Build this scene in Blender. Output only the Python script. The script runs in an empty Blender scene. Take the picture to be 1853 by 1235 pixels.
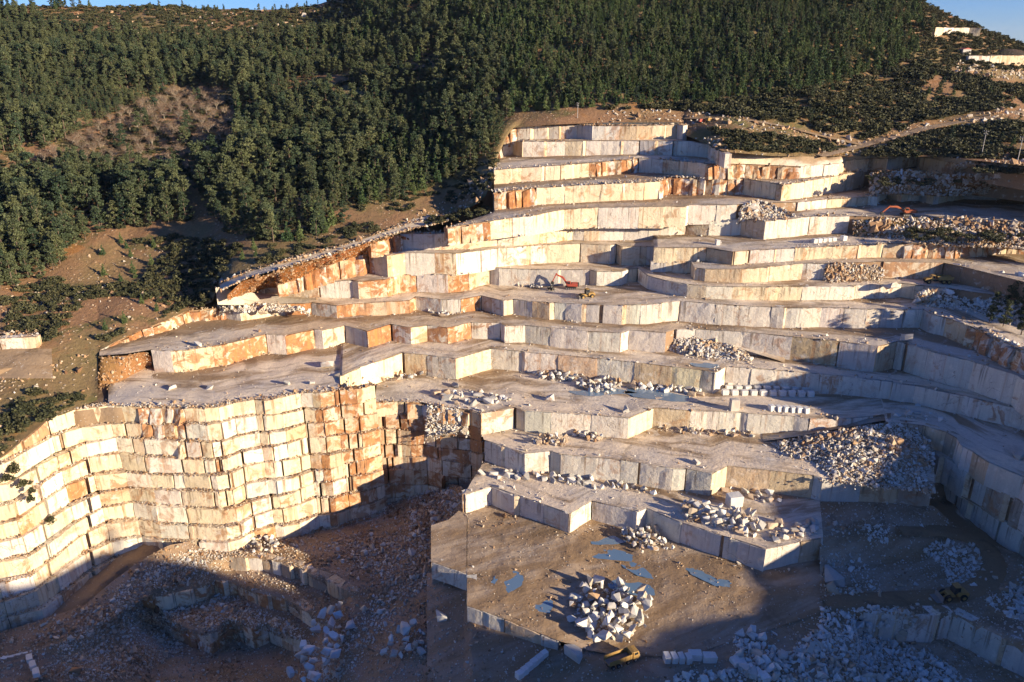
import bpy, bmesh, math, random
import numpy as np
from mathutils import Vector
# ================================================================ camera, sky, sun, exposure
IW, IH, FOC, HORIZON, CAMZ = 1853.0, 1235.0, 1413.0, 85.0, 137.0
PITCH = math.atan((IH/2-HORIZON)/FOC)
CP, SP = math.cos(PITCH), math.sin(PITCH)
SC = bpy.context.scene
COL = SC.collection
cam_d = bpy.data.cameras.new('camera'); cam = bpy.data.objects.new('camera', cam_d); COL.objects.link(cam)
cam_d.sensor_width = 36.0; cam_d.lens = FOC/IW*36.0; cam_d.clip_start = 1.0; cam_d.clip_end = 40000.0
cam.location = (0, 0, CAMZ); cam.rotation_euler = (math.pi/2-PITCH, 0, 0)
SC.camera = cam
SUN_EL = math.radians(13.5)
SUN_H = np.array([0.866, -0.5])                      # horizontal direction towards the sun
world = bpy.data.worlds.new('World'); SC.world = world; world.use_nodes = True
wn = world.node_tree.nodes; wl = world.node_tree.links
sky = wn.new('ShaderNodeTexSky'); sky.sky_type = 'NISHITA'; sky.sun_disc = False
sky.sun_elevation = SUN_EL; sky.sun_rotation = math.atan2(SUN_H[0], SUN_H[1])
sky.altitude = 1500; sky.air_density = 1.0; sky.dust_density = 0.0; sky.ozone_density = 4.0
wn['Background'].inputs['Strength'].default_value = 0.05
tin = wn.new('ShaderNodeMix'); tin.data_type = 'RGBA'; tin.blend_type = 'MULTIPLY'; tin.inputs[0].default_value = 1.0; tin.inputs[7].default_value = (.68, .96, 1.6, 1.)
wl.new(sky.outputs[0], tin.inputs[6]); wl.new(tin.outputs[2], wn['Background'].inputs['Color'])
sun_d = bpy.data.lights.new('sun', 'SUN'); sun = bpy.data.objects.new('sun', sun_d); COL.objects.link(sun)
sun_d.energy = 5.0; sun_d.angle = math.radians(0.55); sun_d.color = (1.0, 0.82, 0.58)
sdir = Vector((SUN_H[0]*math.cos(SUN_EL), SUN_H[1]*math.cos(SUN_EL), math.sin(SUN_EL)))
sun.rotation_euler = sdir.to_track_quat('Z', 'Y').to_euler(); sun.location = (200, -150, 260)
vs = SC.view_settings
vs.view_transform = 'Standard'; vs.look = 'None'; vs.exposure = 1.1; vs.gamma = 1.0; vs.use_curve_mapping = False
SC.cycles.max_bounces = 5; SC.cycles.diffuse_bounces = 3; SC.cycles.glossy_bounces = 2
SC.cycles.transmission_bounces = 2; SC.cycles.transparent_max_bounces = 4; SC.cycles.caustics_reflective = False
SC.cycles.use_adaptive_sampling = True; SC.cycles.adaptive_threshold = 0.02

rng = np.random.default_rng(7); random.seed(7)
# ================================================================ survey helpers (photo survey -> real ground positions)
def ray(u, v):
    x = (u-IW/2)/FOC; y = -(v-IH/2)/FOC
    return np.array([x, CP+y*SP, -SP+y*CP])
def at_z(u, v, z):
    d = ray(u, v); t = (z-CAMZ)/d[2]
    return np.array([d[0]*t, d[1]*t, z])
def at_y(u, v, Y):
    d = ray(u, v); t = Y/d[1]
    return np.array([d[0]*t, Y, CAMZ+d[2]*t])
def proj(x, y, z):
    z = z-CAMZ; w = y*CP-z*SP; h = y*SP+z*CP
    return IW/2+FOC*x/w, IH/2-FOC*h/w
# benches as surveyed: crest and foot lines
TILE = dict(A=(850,200,4.6325),B=(1200,240,4.6325),C=(1500,240,5.249),D=(380,380,4.6325),E=(700,380,4.6325),
 F=(1050,420,4.6325),G=(1453,420,4.6325),H=(0,560,4.6325),I=(300,560,4.6325),J=(600,600,4.6325),K=(950,620,4.6325),
 L=(1300,640,4.6325),M=(1553,600,6.173),N=(1553,740,6.173),O=(0,700,4.6325),P=(0,940,4.6325),Q=(300,680,4.6325),
 R=(550,760,4.6325),S=(250,940,4.118),T=(600,940,4.118),U=(980,940,4.118),V=(1400,940,4.0905),
 t8=(600,815,2.895),t9=(1233,815,2.94),X=(0,0,1.0))
def L_(*segs):
    out = []
    for t, pts in segs:
        u0, v0, s = TILE[t]
        out += [(u0+x/s, v0+y/s) for x, y in pts]
    return sorted(out)
CREST, TOE = {}, {}
CREST['w1'] = L_(('t8',[(690,235),(835,190),(1110,285),(1250,335),(1365,268),(1600,325),(1650,305),(1830,380)]),('t9',[(60,405),(210,455),(300,480),(450,530),(640,490),(745,470)]))
TOE['w1'] = L_(('t8',[(690,325),(760,350),(860,285),(1010,340),(1140,395),(1250,430),(1370,360),(1600,405),(1700,440),(1830,478)]),('t9',[(60,505),(200,560),(290,590),(440,635),(640,610),(745,610)]))
CREST['w2'] = [(876,797),(950,821),(995,817),(1015,823),(1080,829),(1123,834),(1155,838),(1218,849),(1241,849),(1288,858),(1317,844),(1395,853),(1473,862),(1490,866)]
TOE['w2'] = [(866,858),(945,856),(1014,853),(1097,867),(1146,877),(1233,888),(1291,897),(1400,902),(1490,908)]
CREST['w3'] = L_(('J',[(1250,690),(1530,640)]),('K',[(0,575),(220,590),(560,610),(870,635),(1080,550),(1390,575),(1530,578)]),('L',[(0,490),(190,495),(250,505),(640,530),(760,548),(1080,545),(1300,525),(1400,512)]))
TOE['w3'] = L_(('J',[(1260,830),(1540,810)]),('K',[(0,755),(240,760),(560,780),(860,820),(1060,745),(1250,705),(1390,720),(1530,720)]),('L',[(0,625),(230,630),(400,665),(590,645),(900,600),(1200,570),(1400,518)]))
CREST['w4'] = L_(('J',[(70,380),(240,300),(360,260),(590,180),(800,200),(1040,230),(1335,145),(1600,170)]),('K',[(0,85),(280,105),(600,135),(920,170),(1230,205),(1480,235),(1600,255),(1690,205)]),('L',[(280,125),(600,150),(1050,190),(1460,235)]),('M',[(390,570),(640,605),(1190,720),(1370,765),(1740,850),(1853,880)]))
TOE['w4'] = L_(('J',[(70,400),(250,440),(480,400),(860,370),(1080,415),(1300,340),(1600,320)]),('K',[(0,230),(320,250),(600,270),(920,310),(1200,360),(1590,430)]),('L',[(640,330),(1080,355),(1440,370)]),('M',[(680,830),(1000,880),(1290,950),(1600,1040),(1853,1100)]))
CREST['w5'] = L_(('H',[(1265,340)]),('I',[(40,352),(200,340),(390,310),(520,290),(840,210),(1000,220),(1240,170),(1310,178),(1500,140),(1690,185)]),('E',[(30,960),(200,990),(340,970),(510,990),(710,945),(950,950),(985,975),(1160,970),(1370,990),(1690,1020)]),('F',[(60,835),(340,850),(410,825),(640,840),(720,845),(800,820),(970,815),(1370,840),(1780,880)]),('G',[(300,920),(630,960),(790,920),(860,935),(1100,1010)]),('M',[(1000,270),(1290,340),(1780,495),(1853,540)]))
TOE['w5'] = L_(('H',[(1290,530)]),('I',[(40,520),(220,520),(650,430),(1060,370),(1310,310),(1510,270),(1700,300)]),('E',[(230,1120),(520,1110),(730,1060),(960,1060),(1180,1100),(1400,1130),(1700,1160)]),('F',[(60,975),(360,1000),(640,1020),(740,1025),(1000,1040),(1480,1055),(1750,1060)]),('G',[(280,1090),(480,1130),(690,1160)]),('M',[(430,420),(640,450),(1080,560),(1330,640),(1853,790)]))
CREST['w6'] = L_(('H',[(830,340),(1000,260),(1190,170),(1350,110),(1580,10)]),('D',[(0,830),(120,820),(250,840),(500,800),(640,790),(850,780),(1060,805),(1240,785),(1670,760)]),('E',[(240,728),(460,755),(620,750),(790,720),(980,765),(1060,750),(1220,770),(1500,785),(1780,800)]),('F',[(180,615),(510,610),(840,580),(1140,605),(1450,625)]),('G',[(0,640),(160,635),(350,640),(540,650),(660,650),(850,655),(1010,650),(1080,690),(1200,720),(1400,790),(1853,1000)]))
TOE['w6'] = L_(('H',[(830,370),(1140,290),(1260,275),(1540,165),(1650,130)]),('D',[(330,990),(600,960),(900,940),(1060,940),(1260,910),(1500,890),(1740,845)]),('E',[(250,850),(470,860),(690,890),(800,860),(1020,880),(1290,910),(1530,925)]),('F',[(0,750),(220,745),(510,765),(860,770),(1150,790),(1500,795)]),('G',[(0,800),(130,810),(430,800),(550,800),(860,790),(1080,860),(1250,960),(1500,1020),(1853,1140)]))
CREST['w7'] = L_(('D',[(400,670),(460,640),(900,610),(1190,590),(1240,602),(1480,580),(1590,548)]),('E',[(250,537),(510,543),(690,525),(760,495),(865,480),(940,490),(1200,500),(1700,503)]),('F',[(140,332),(350,332),(400,312),(480,302),(570,368),(720,408),(900,440),(1060,455),(1280,460)]),('G',[(0,458),(700,440),(830,432),(1200,470),(1400,500),(1853,560)]))
TOE['w7'] = L_(('D',[(400,700),(640,720),(960,755),(1240,740),(1540,720)]),('E',[(240,710),(520,690),(770,650),(860,620),(930,625),(1160,640),(1580,640)]),('F',[(0,455),(260,480),(400,500),(540,510),(720,545),(1000,555),(1280,560)]),('G',[(0,555),(700,530),(830,522),(1190,520),(1400,530),(1853,600)]))
# orange slope + double bench on the left, then recess, then lower bench on the right
CREST['w8'] = L_(('D',[(560,620),(730,560),(900,480),(1150,400),(1330,350)]),('E',[(0,385),(150,362),(400,362),(580,367),(790,342),(900,322),(1340,292)]),('F',[(0,100),(250,112),(300,102),(345,122),(560,121),(640,125)]))
TOE['w8'] = L_(('D',[(560,635),(770,615),(1180,570),(1320,560)]),('E',[(0,550),(250,530),(600,525),(780,490),(900,482),(1340,460)]),('F',[(0,255),(260,250),(340,285),(580,310),(640,318)]))
CREST['w8b'] = L_(('F',[(590,246),(720,246),(930,248),(960,302),(1050,312),(1360,312)]),('G',[(0,265),(220,265),(680,250),(1180,260),(1330,290),(1853,420)]))
TOE['w8b'] = L_(('F',[(590,325),(750,350),(930,385),(1050,400),(1360,415),(1720,420)]),('G',[(0,420),(200,420),(770,370),(1180,330),(1330,330),(1853,450)]))
CREST['w9b'] = L_(('F',[(620,133),(990,132),(1060,132),(1280,167)]),('B',[(720,988),(1110,970),(1853,932)]),('G',[(850,98),(1280,100),(1853,60)]))
TOE['w9b'] = L_(('F',[(620,240),(990,245),(1060,262),(1280,270)]),('B',[(720,1098),(1110,1085),(1300,1060),(1700,1050)]),('G',[(850,220),(1280,235),(1853,170)]))
CREST['w10'] = L_(('D',[(1350,270),(1590,200)]),('E',[(110,200),(400,200),(690,190),(930,172),(1110,165),(1560,120)]),('A',[(960,958),(1090,960),(1300,955),(1680,940)]),('B',[(200,745),(390,745),(660,725),(860,745),(1230,705),(1380,703)]),('C',[(200,795),(735,812),(1100,800),(1853,850)]))
TOE['w10'] = L_(('D',[(1350,370),(1590,352)]),('E',[(110,350),(400,355),(690,345),(780,332),(1120,310),(1560,265)]),('A',[(1080,1090),(1300,1090),(1500,1085)]),('B',[(0,890),(390,885),(860,930),(1110,925),(1250,885),(1680,905)]))
CREST['w11'] = L_(('A',[(-200,985),(170,930),(360,900),(520,885),(800,830),(1080,815),(1420,810),(1820,805)]),('B',[(220,610),(620,605),(800,592),(1120,585),(1380,560),(1620,545),(1740,535)]),('C',[(400,610),(560,545),(700,580),(870,570),(1000,600),(1300,550),(1600,560),(1853,540)]))
TOE['w11'] = L_(('A',[(-200,1005),(170,1000),(520,970),(860,945),(1420,940)]),('B',[(0,745),(390,735),(640,718),(1120,640),(1640,622)]),('C',[(400,685),(870,700),(1310,690),(1550,690),(1853,690)]))
CREST['w12'] = L_(('A',[(200,690),(560,650),(800,635),(1100,620),(1600,595)]),('B',[(30,375),(480,380),(680,385),(950,430),(1000,440),(1420,370),(1700,310)]),('C',[(400,345),(1000,370),(1853,470)]))
TOE['w12'] = L_(('A',[(200,820),(680,790),(1480,780)]),('B',[(480,545),(700,555),(940,550),(1220,525),(1430,495),(1670,520)]),('C',[(400,600),(1000,590),(1853,530)]))
CREST['w13'] = L_(('A',[(200,500),(430,480),(760,460),(1000,440),(1420,402),(1600,410)]),('B',[(0,225),(370,262),(700,265),(1160,285),(1480,260),(1530,232),(1730,212)]),('C',[(380,250),(560,250),(840,215),(870,230),(1200,290),(1853,400)]))
TOE['w13'] = L_(('A',[(240,600),(590,590),(1000,570),(1420,530)]),('B',[(0,340),(290,370),(700,370),(1160,320),(1500,302)]),('C',[(150,335),(400,340),(860,322),(1220,335),(1853,440)]))
CREST['w14'] = L_(('A',[(150,430),(280,300),(360,265),(440,262),(800,257),(1420,255),(1700,257)]),('B',[(90,68),(210,75),(380,100),(520,180)]))
TOE['w14'] = L_(('A',[(150,460),(250,450),(440,410),(640,400),(1030,385),(1420,385),(1700,400)]),('B',[(0,210),(500,240)]))
CREST['w15'] = L_(('A',[(280,170),(400,135),(900,120),(1030,130),(1400,130),(1740,120),(1790,125)]))
TOE['w15'] = L_(('A',[(280,262),(400,252),(1000,250),(1700,242),(1790,245)]))
def vat(line, u):
    us = [p[0] for p in line]; vs = [p[1] for p in line]
    return float(np.interp(u, us, vs))
def ztab(*pts):
    us = [p[0] for p in pts]; zs = [p[1] for p in pts]
    return lambda u: float(np.interp(u, us, zs))
def extend(line, du=170):
    (a, b), (c, d) = line[-2:]
    s = (d-b)/max(1e-6, c-a); s = max(-0.5, min(0.5, s))
    return line+[(c+du, d+s*du)]
# ---------------------------------------------------------------- noise
def vnoise(x, y, seed=0):
    x = np.asarray(x, float); y = np.asarray(y, float)
    xi = np.floor(x).astype(np.int64); yi = np.floor(y).astype(np.int64); fx = x-xi; fy = y-yi
    def h(a, b):
        n = (a*374761393+b*668265263+seed*1442695041) & 0x7fffffff
        n = ((n ^ (n >> 13))*1274126177) & 0x7fffffff
        return ((n ^ (n >> 16)) & 0xffff)/65535.0
    fx = fx*fx*(3-2*fx); fy = fy*fy*(3-2*fy)
    a = h(xi, yi)*(1-fx)+h(xi+1, yi)*fx; b = h(xi, yi+1)*(1-fx)+h(xi+1, yi+1)*fx
    return a*(1-fy)+b*fy
def fbm(x, y, seed=0, o=4):
    r = 0; a = .5
    for k in range(o):
        r = r+a*(vnoise(np.asarray(x)*2**k, np.asarray(y)*2**k, seed+k)-.5); a *= .5
    return r
# ---------------------------------------------------------------- objects
def tag(o, label=None, cat=None, group=None, kind=None):
    if label: o['label'] = label
    if cat: o['category'] = cat
    if group: o['group'] = group
    if kind: o['kind'] = kind
    return o
def mesh(name, verts, faces, smooth=False):
    me = bpy.data.meshes.new(name); me.from_pydata([tuple(map(float, v)) for v in verts], [], faces)
    if smooth: me.shade_smooth()
    me.update(); return me
def obj(name, me, mat=None, parent=None, loc=None):
    o = bpy.data.objects.new(name, me); COL.objects.link(o)
    if mat and not me.materials: me.materials.append(mat)
    if loc is not None: o.location = loc
    if parent: o.parent = parent
    return o
def empty(name, loc, rz=0):
    o = bpy.data.objects.new(name, None); COL.objects.link(o); o.location = loc; o.rotation_euler = (0, 0, rz)
    o.empty_display_size = 1.0
    return o
# ================================================================ materials
def newmat(name):
    m = bpy.data.materials.new(name); m.use_nodes = True
    return m, m.node_tree.nodes, m.node_tree.links, m.node_tree.nodes['Principled BSDF']
class NT:
    def __init__(s, m): s.n = m.node_tree.nodes; s.l = m.node_tree.links
    def put(s, sock, v):
        if hasattr(v, 'is_linked'): s.l.new(v, sock)
        elif v is not None: sock.default_value = v
    def noise(s, vec, scale, detail=3, rough=.55, dist=0):
        t = s.n.new('ShaderNodeTexNoise'); s.put(t.inputs['Vector'], vec); t.inputs['Scale'].default_value = scale
        t.inputs['Detail'].default_value = detail; t.inputs['Roughness'].default_value = rough; t.inputs['Distortion'].default_value = dist
        return t.outputs['Fac']
    def vor(s, vec, scale, feature='DISTANCE_TO_EDGE'):
        t = s.n.new('ShaderNodeTexVoronoi'); t.feature = feature; s.put(t.inputs['Vector'], vec); t.inputs['Scale'].default_value = scale
        return t.outputs['Distance']
    def ramp(s, v, a, b, lo=0., hi=1.):
        t = s.n.new('ShaderNodeMapRange'); t.interpolation_type = 'SMOOTHSTEP'; s.put(t.inputs[0], v)
        for i, x in zip((1, 2, 3, 4), (a, b, lo, hi)): t.inputs[i].default_value = x
        return t.outputs[0]
    def math(s, op, a, b=None, clamp=False):
        t = s.n.new('ShaderNodeMath'); t.operation = op; t.use_clamp = clamp; s.put(t.inputs[0], a); s.put(t.inputs[1], b)
        return t.outputs[0]
    def mix(s, f, a, b, blend='MIX'):
        t = s.n.new('ShaderNodeMix'); t.data_type = 'RGBA'; t.blend_type = blend
        s.put(t.inputs[0], f); s.put(t.inputs[6], a); s.put(t.inputs[7], b)
        return t.outputs[2]
    def map(s, vec, scale, loc=(0, 0, 0), rot=(0, 0, 0)):
        t = s.n.new('ShaderNodeMapping'); s.put(t.inputs['Vector'], vec); t.inputs['Scale'].default_value = scale
        t.inputs['Location'].default_value = loc; t.inputs['Rotation'].default_value = rot
        return t.outputs[0]
    def attr(s, name, kind='GEOMETRY', out='Fac'):
        t = s.n.new('ShaderNodeAttribute'); t.attribute_name = name; t.attribute_type = kind
        return t.outputs[out]
    def pos(s): return s.n.new('ShaderNodeNewGeometry').outputs['Position']
    def bump(s, h, strength, dist, bsdf):
        t = s.n.new('ShaderNodeBump'); t.inputs['Strength'].default_value = strength; t.inputs['Distance'].default_value = dist
        s.put(t.inputs['Height'], h); s.l.new(t.outputs[0], bsdf.inputs['Normal'])
def C(r, g, b): return (r, g, b, 1.0)
MAT = {}
def mk_stone():
    m, n, l, b = newmat('quarried_marble'); k = NT(m); p = k.pos()
    oi = n.new('ShaderNodeObjectInfo'); base = oi.outputs['Color']; rust = oi.outputs['Alpha']
    wob = k.noise(p, .12, 3)
    patch = k.ramp(k.math('ADD', k.noise(p, .19, 7, .68, .9), k.math('MULTIPLY', rust, .16)), .60, .70)
    thr = k.math('MULTIPLY', patch, k.math('MINIMUM', rust, .92))
    c = k.mix(thr, base, k.mix(k.ramp(k.noise(p, .5, 4, .6), .35, .65), C(.42, .20, .08), C(.30, .125, .05)))
    pale = k.ramp(k.noise(p, .33, 5, .6), .56, .70)
    c = k.mix(k.math('MULTIPLY', pale, .6), c, C(.74, .69, .61))
    streak = k.noise(k.map(p, (1.0, 1.0, .05)), .9, 5, .65)
    c = k.mix(1.0, c, k.mix(k.ramp(streak, .3, .7), C(.93, .92, .91), C(1.07, 1.07, 1.06)), 'MULTIPLY')
    # run-off stains that start at the upper edge of each block
    hh = k.attr('hh'); dn = k.noise(k.map(p, (1., 1., .015)), .8, 2, .7)
    drip = k.math('MULTIPLY', k.ramp(dn, .56, .68), k.ramp(k.math('ADD', hh, k.math('MULTIPLY', dn, .5)), .45, 1.1))
    c = k.mix(k.math('MULTIPLY', drip, .6), c, C(.13, .085, .05))
    orange = k.ramp(k.noise(k.map(p, (1., 1., .03), (31, 7, 3)), .55, 3, .6), .56, .68)
    c = k.mix(k.math('MULTIPLY', k.math('MULTIPLY', orange, rust), .8), c, C(.40, .19, .07))
    fine = k.noise(p, 1.7, 6, .7)
    c = k.mix(1.0, c, k.mix(fine, C(.86, .855, .85), C(1.16, 1.16, 1.15)), 'MULTIPLY')
    dis = n.new('ShaderNodeVectorMath'); dis.operation = 'ADD'
    nz = n.new('ShaderNodeTexNoise'); nz.inputs['Scale'].default_value = .35; nz.inputs['Detail'].default_value = 4
    l.new(p, nz.inputs['Vector']); sc = n.new('ShaderNodeVectorMath'); sc.operation = 'SCALE'; sc.inputs[3].default_value = 5.0
    l.new(nz.outputs['Color'], sc.inputs[0]); l.new(sc.outputs[0], dis.inputs[0]); l.new(p, dis.inputs[1])
    crack = k.ramp(k.vor(dis.outputs[0], .16), .0, .018, 1., 0.)
    crack = k.math('MULTIPLY', crack, k.ramp(wob, .48, .60))
    c = k.mix(k.math('MULTIPLY', crack, .55), c, C(.16, .10, .06))
    l.new(c, b.inputs['Base Color']); b.inputs['Roughness'].default_value = .82; b.inputs['Specular IOR Level'].default_value = .25
    hgt = k.math('ADD', k.math('MULTIPLY', k.noise(p, .8, 6, .65), 1.0), k.math('MULTIPLY', crack, -.35))
    k.bump(hgt, .55, .5, b)
    MAT['stone'] = m
def mk_floor():
    m, n, l, b = newmat('quarry_dust'); k = NT(m); p = k.pos()
    uvn = n.new('ShaderNodeUVMap'); uvn.uv_map = 'UVMap'; uv = uvn.outputs[0]
    oi = n.new('ShaderNodeObjectInfo'); base = oi.outputs['Color']
    tr = k.noise(k.map(uv, (.035, .13, 1)), 1.0, 6, .62, .45)
    tr2 = k.noise(k.map(uv, (.045, .55, 1), (4, 2, 0)), 1.0, 5, .65, .5)
    big = k.noise(p, .035, 4, .55)
    c = k.mix(k.math('MULTIPLY', k.ramp(tr, .44, .66), .8), base, C(.40, .29, .185))
    c = k.mix(k.math('MULTIPLY', k.ramp(big, .45, .63), k.math('MULTIPLY', oi.outputs['Alpha'], .75)), c, C(.62, .56, .48))
    c = k.mix(k.math('MULTIPLY', k.ramp(tr2, .54, .66), .42), c, C(.20, .135, .08))
    band = k.ramp(k.math('ADD', k.attr('wet'), k.math('MULTIPLY', k.math('SUBTRACT', tr, .5), 1.6)), .42, .78)
    c = k.mix(k.math('MULTIPLY', band, .85), c, C(.27, .18, .10))
    wet = k.math('MULTIPLY', k.ramp(k.noise(p, .06, 5, .6, .8), .55, .66), k.attr('wet'))
    c = k.mix(k.math('MULTIPLY', wet, .8), c, C(.13, .088, .052))
    pw = k.ramp(k.noise(p, .11, 5, .65, 1.2), .60, .70)
    c = k.mix(k.math('MULTIPLY', pw, k.math('MULTIPLY', oi.outputs['Alpha'], .55)), c, C(.68, .65, .60))
    fine = k.noise(p, 1.1, 6, .7)
    c = k.mix(1.0, c, k.mix(fine, C(.72, .71, .70), C(1.25, 1.25, 1.25)), 'MULTIPLY')
    peb = k.ramp(k.vor(p, .9, 'F1'), .10, .22, 1., 0.)
    pm = k.math('MULTIPLY', peb, k.ramp(k.noise(p, .13, 3), .50, .62))
    c = k.mix(k.math('MULTIPLY', pm, .7), c, C(.58, .53, .47))
    l.new(c, b.inputs['Base Color']); b.inputs['Roughness'].default_value = .9; b.inputs['Specular IOR Level'].default_value = .2
    hgt = k.math('ADD', k.math('ADD', k.noise(p, .5, 7, .7), k.math('MULTIPLY', tr2, .35)), k.math('MULTIPLY', pm, .3))
    k.bump(hgt, .7, .45, b)
    MAT['floor'] = m
def mk_soil():
    m, n, l, b = newmat('hillside_soil'); k = NT(m); p = k.pos()
    oi = n.new('ShaderNodeObjectInfo')
    c = k.mix(k.ramp(k.noise(p, .02, 5, .6), .4, .6), C(.165, .105, .066), C(.125, .10, .056))
    c = k.mix(k.math('MULTIPLY', k.ramp(k.noise(p, .045, 5, .65, .5), .54, .64), .85), c, C(.072, .074, .034))
    c = k.mix(k.math('MULTIPLY', k.ramp(k.noise(k.map(p, (1, 1, 1), (9, 4, 0)), .03, 5, .65, .5), .58, .66), .7), c, C(.20, .105, .042))
    stones = k.math('MULTIPLY', k.ramp(k.vor(p, .55, 'F1'), .16, .30, 1., 0.), k.ramp(k.noise(p, .05, 5, .65), .47, .58))
    c = k.mix(k.math('MULTIPLY', stones, .8), c, C(.36, .31, .25))
    fine = k.noise(p, .8, 6, .7)
    c = k.mix(1.0, c, k.mix(fine, C(.55, .55, .55), C(1.45, 1.42, 1.38)), 'MULTIPLY')
    c = k.mix(1.0, c, oi.outputs['Color'], 'MULTIPLY')
    l.new(c, b.inputs['Base Color']); b.inputs['Roughness'].default_value = .95; b.inputs['Specular IOR Level'].default_value = .1
    k.bump(k.math('ADD', k.noise(p, .35, 7, .7), k.math('MULTIPLY', stones, .5)), .9, .8, b)
    MAT['soil'] = m
def mk_rock(name, inst):
    m, n, l, b = newmat(name); k = NT(m)
    tc = n.new('ShaderNodeTexCoord').outputs['Object']
    oi = n.new('ShaderNodeObjectInfo')
    if inst:
        t = k.attr('tint', 'INSTANCER'); rr = oi.outputs['Random']
        cr = n.new('ShaderNodeValToRGB'); e = cr.color_ramp.elements
        e[0].position = 0.; e[0].color = C(.70, .68, .64); e[1].position = 1.; e[1].color = C(.155, .085, .045)
        for q, cc in ((.22, C(.60, .56, .50)), (.42, C(.50, .43, .34)), (.62, C(.44, .29, .17)), (.82, C(.30, .18, .10))):
            x = e.new(q); x.color = cc
        l.new(k.math('ADD', t, k.math('MULTIPLY', k.math('SUBTRACT', rr, .5), .45), True), cr.inputs[0])
        base = cr.outputs[0]
    else:
        base = oi.outputs['Color']
        rustm = k.math('MULTIPLY', k.ramp(k.noise(tc, 1.1, 4, .6), .50, .62), oi.outputs['Alpha'])
        base = k.mix(rustm, base, C(.44, .22, .10))
    f = k.noise(tc, 2.3, 5, .7)
    c = k.mix(1.0, base, k.mix(f, C(.72, .72, .72), C(1.22, 1.22, 1.2)), 'MULTIPLY')
    l.new(c, b.inputs['Base Color']); b.inputs['Roughness'].default_value = .85; b.inputs['Specular IOR Level'].default_value = .2
    k.bump(k.noise(tc, 1.6, 6, .7), .5, .25, b)
    MAT[name] = m
def mk_leaf(name, a, bcol, var=.35):
    m, n, l, b = newmat(name); k = NT(m)
    oi = n.new('ShaderNodeObjectInfo')
    c = k.mix(oi.outputs['Random'], C(*a), C(*bcol))
    c = k.mix(1.0, c, k.mix(k.attr('lv'), C(.50, .52, .55), C(1.6, 1.55, 1.4)), 'MULTIPLY')
    l.new(c, b.inputs['Base Color']); b.inputs['Roughness'].default_value = .7; b.inputs['Specular IOR Level'].default_value = .25
    MAT[name] = m
def mk_plain(name, col, rough=.6, metal=0., var=.15, scale=2., spec=.4):
    m, n, l, b = newmat(name); k = NT(m)
    tc = n.new('ShaderNodeTexCoord').outputs['Object']
    f = k.noise(tc, scale, 5, .65)
    c = k.mix(1.0, C(*col), k.mix(f, C(1-var, 1-var, 1-var), C(1+var, 1+var, 1+var)), 'MULTIPLY')
    l.new(c, b.inputs['Base Color']); b.inputs['Roughness'].default_value = rough; b.inputs['Metallic'].default_value = metal
    b.inputs['Specular IOR Level'].default_value = spec
    MAT[name] = m
mk_stone(); mk_floor(); mk_soil(); mk_rock('rock_inst', True); mk_rock('rock_obj', False)
mk_leaf('pine_leaf', (.034, .058, .034), (.104, .118, .056)); mk_leaf('young_leaf', (.042, .080, .034), (.098, .132, .050))
mk_leaf('shrub_leaf', (.044, .052, .027), (.088, .084, .042)); mk_leaf('dry_twig', (.16, .105, .075), (.21, .145, .10))
mk_plain('bark', (.15, .11, .085), .9, 0, .35, 1.5, .1); mk_plain('pale_bark', (.33, .28, .22), .9, 0, .3, 1.5, .1)
mk_plain('yellow_paint', (.34, .21, .065), .7, 0, .35, 1.2); mk_plain('red_paint', (.40, .075, .045), .65, 0, .3, 1.2)
mk_plain('orange_paint', (.42, .11, .04), .65, 0, .3, 1.2); mk_plain('black_rubber', (.02, .02, .02), .85, 0, .3, 3.)
mk_plain('dark_steel', (.05, .048, .045), .6, .3, .3, 2.); mk_plain('grey_steel', (.28, .27, .25), .55, .5, .25, 2.)
mk_plain('window_glass', (.02, .025, .03), .08, 0, .1, 2., .8); mk_plain('bed_dust', (.22, .19, .16), .85, 0, .35, 1.)
mk_plain('concrete', (.42, .40, .37), .85, 0, .2, 1.); mk_plain('red_tarp', (.40, .12, .09), .8, 0, .25, .4); mk_plain('white_paint', (.72, .72, .70), .5, 0, .1, 1.)
mk_plain('wood', (.30, .20, .12), .85, 0, .35, 2.)
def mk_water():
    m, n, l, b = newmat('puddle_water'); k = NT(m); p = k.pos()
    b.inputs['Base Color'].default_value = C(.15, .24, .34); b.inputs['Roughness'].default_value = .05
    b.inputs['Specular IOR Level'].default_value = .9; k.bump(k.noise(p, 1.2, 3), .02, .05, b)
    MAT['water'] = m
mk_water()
def mk_far(name, col):
    m, n, l, b = newmat(name); k = NT(m); p = k.pos()
    l.new(k.mix(k.noise(p, .002, 4), C(*[x*.85 for x in col]), C(*[x*1.15 for x in col])), b.inputs['Base Color'])
    b.inputs['Roughness'].default_value = 1.; b.inputs['Specular IOR Level'].default_value = 0.
    MAT[name] = m
mk_far('far_hill', (.085, .085, .06)); mk_far('plain_ground', (.16, .15, .11))
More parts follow.
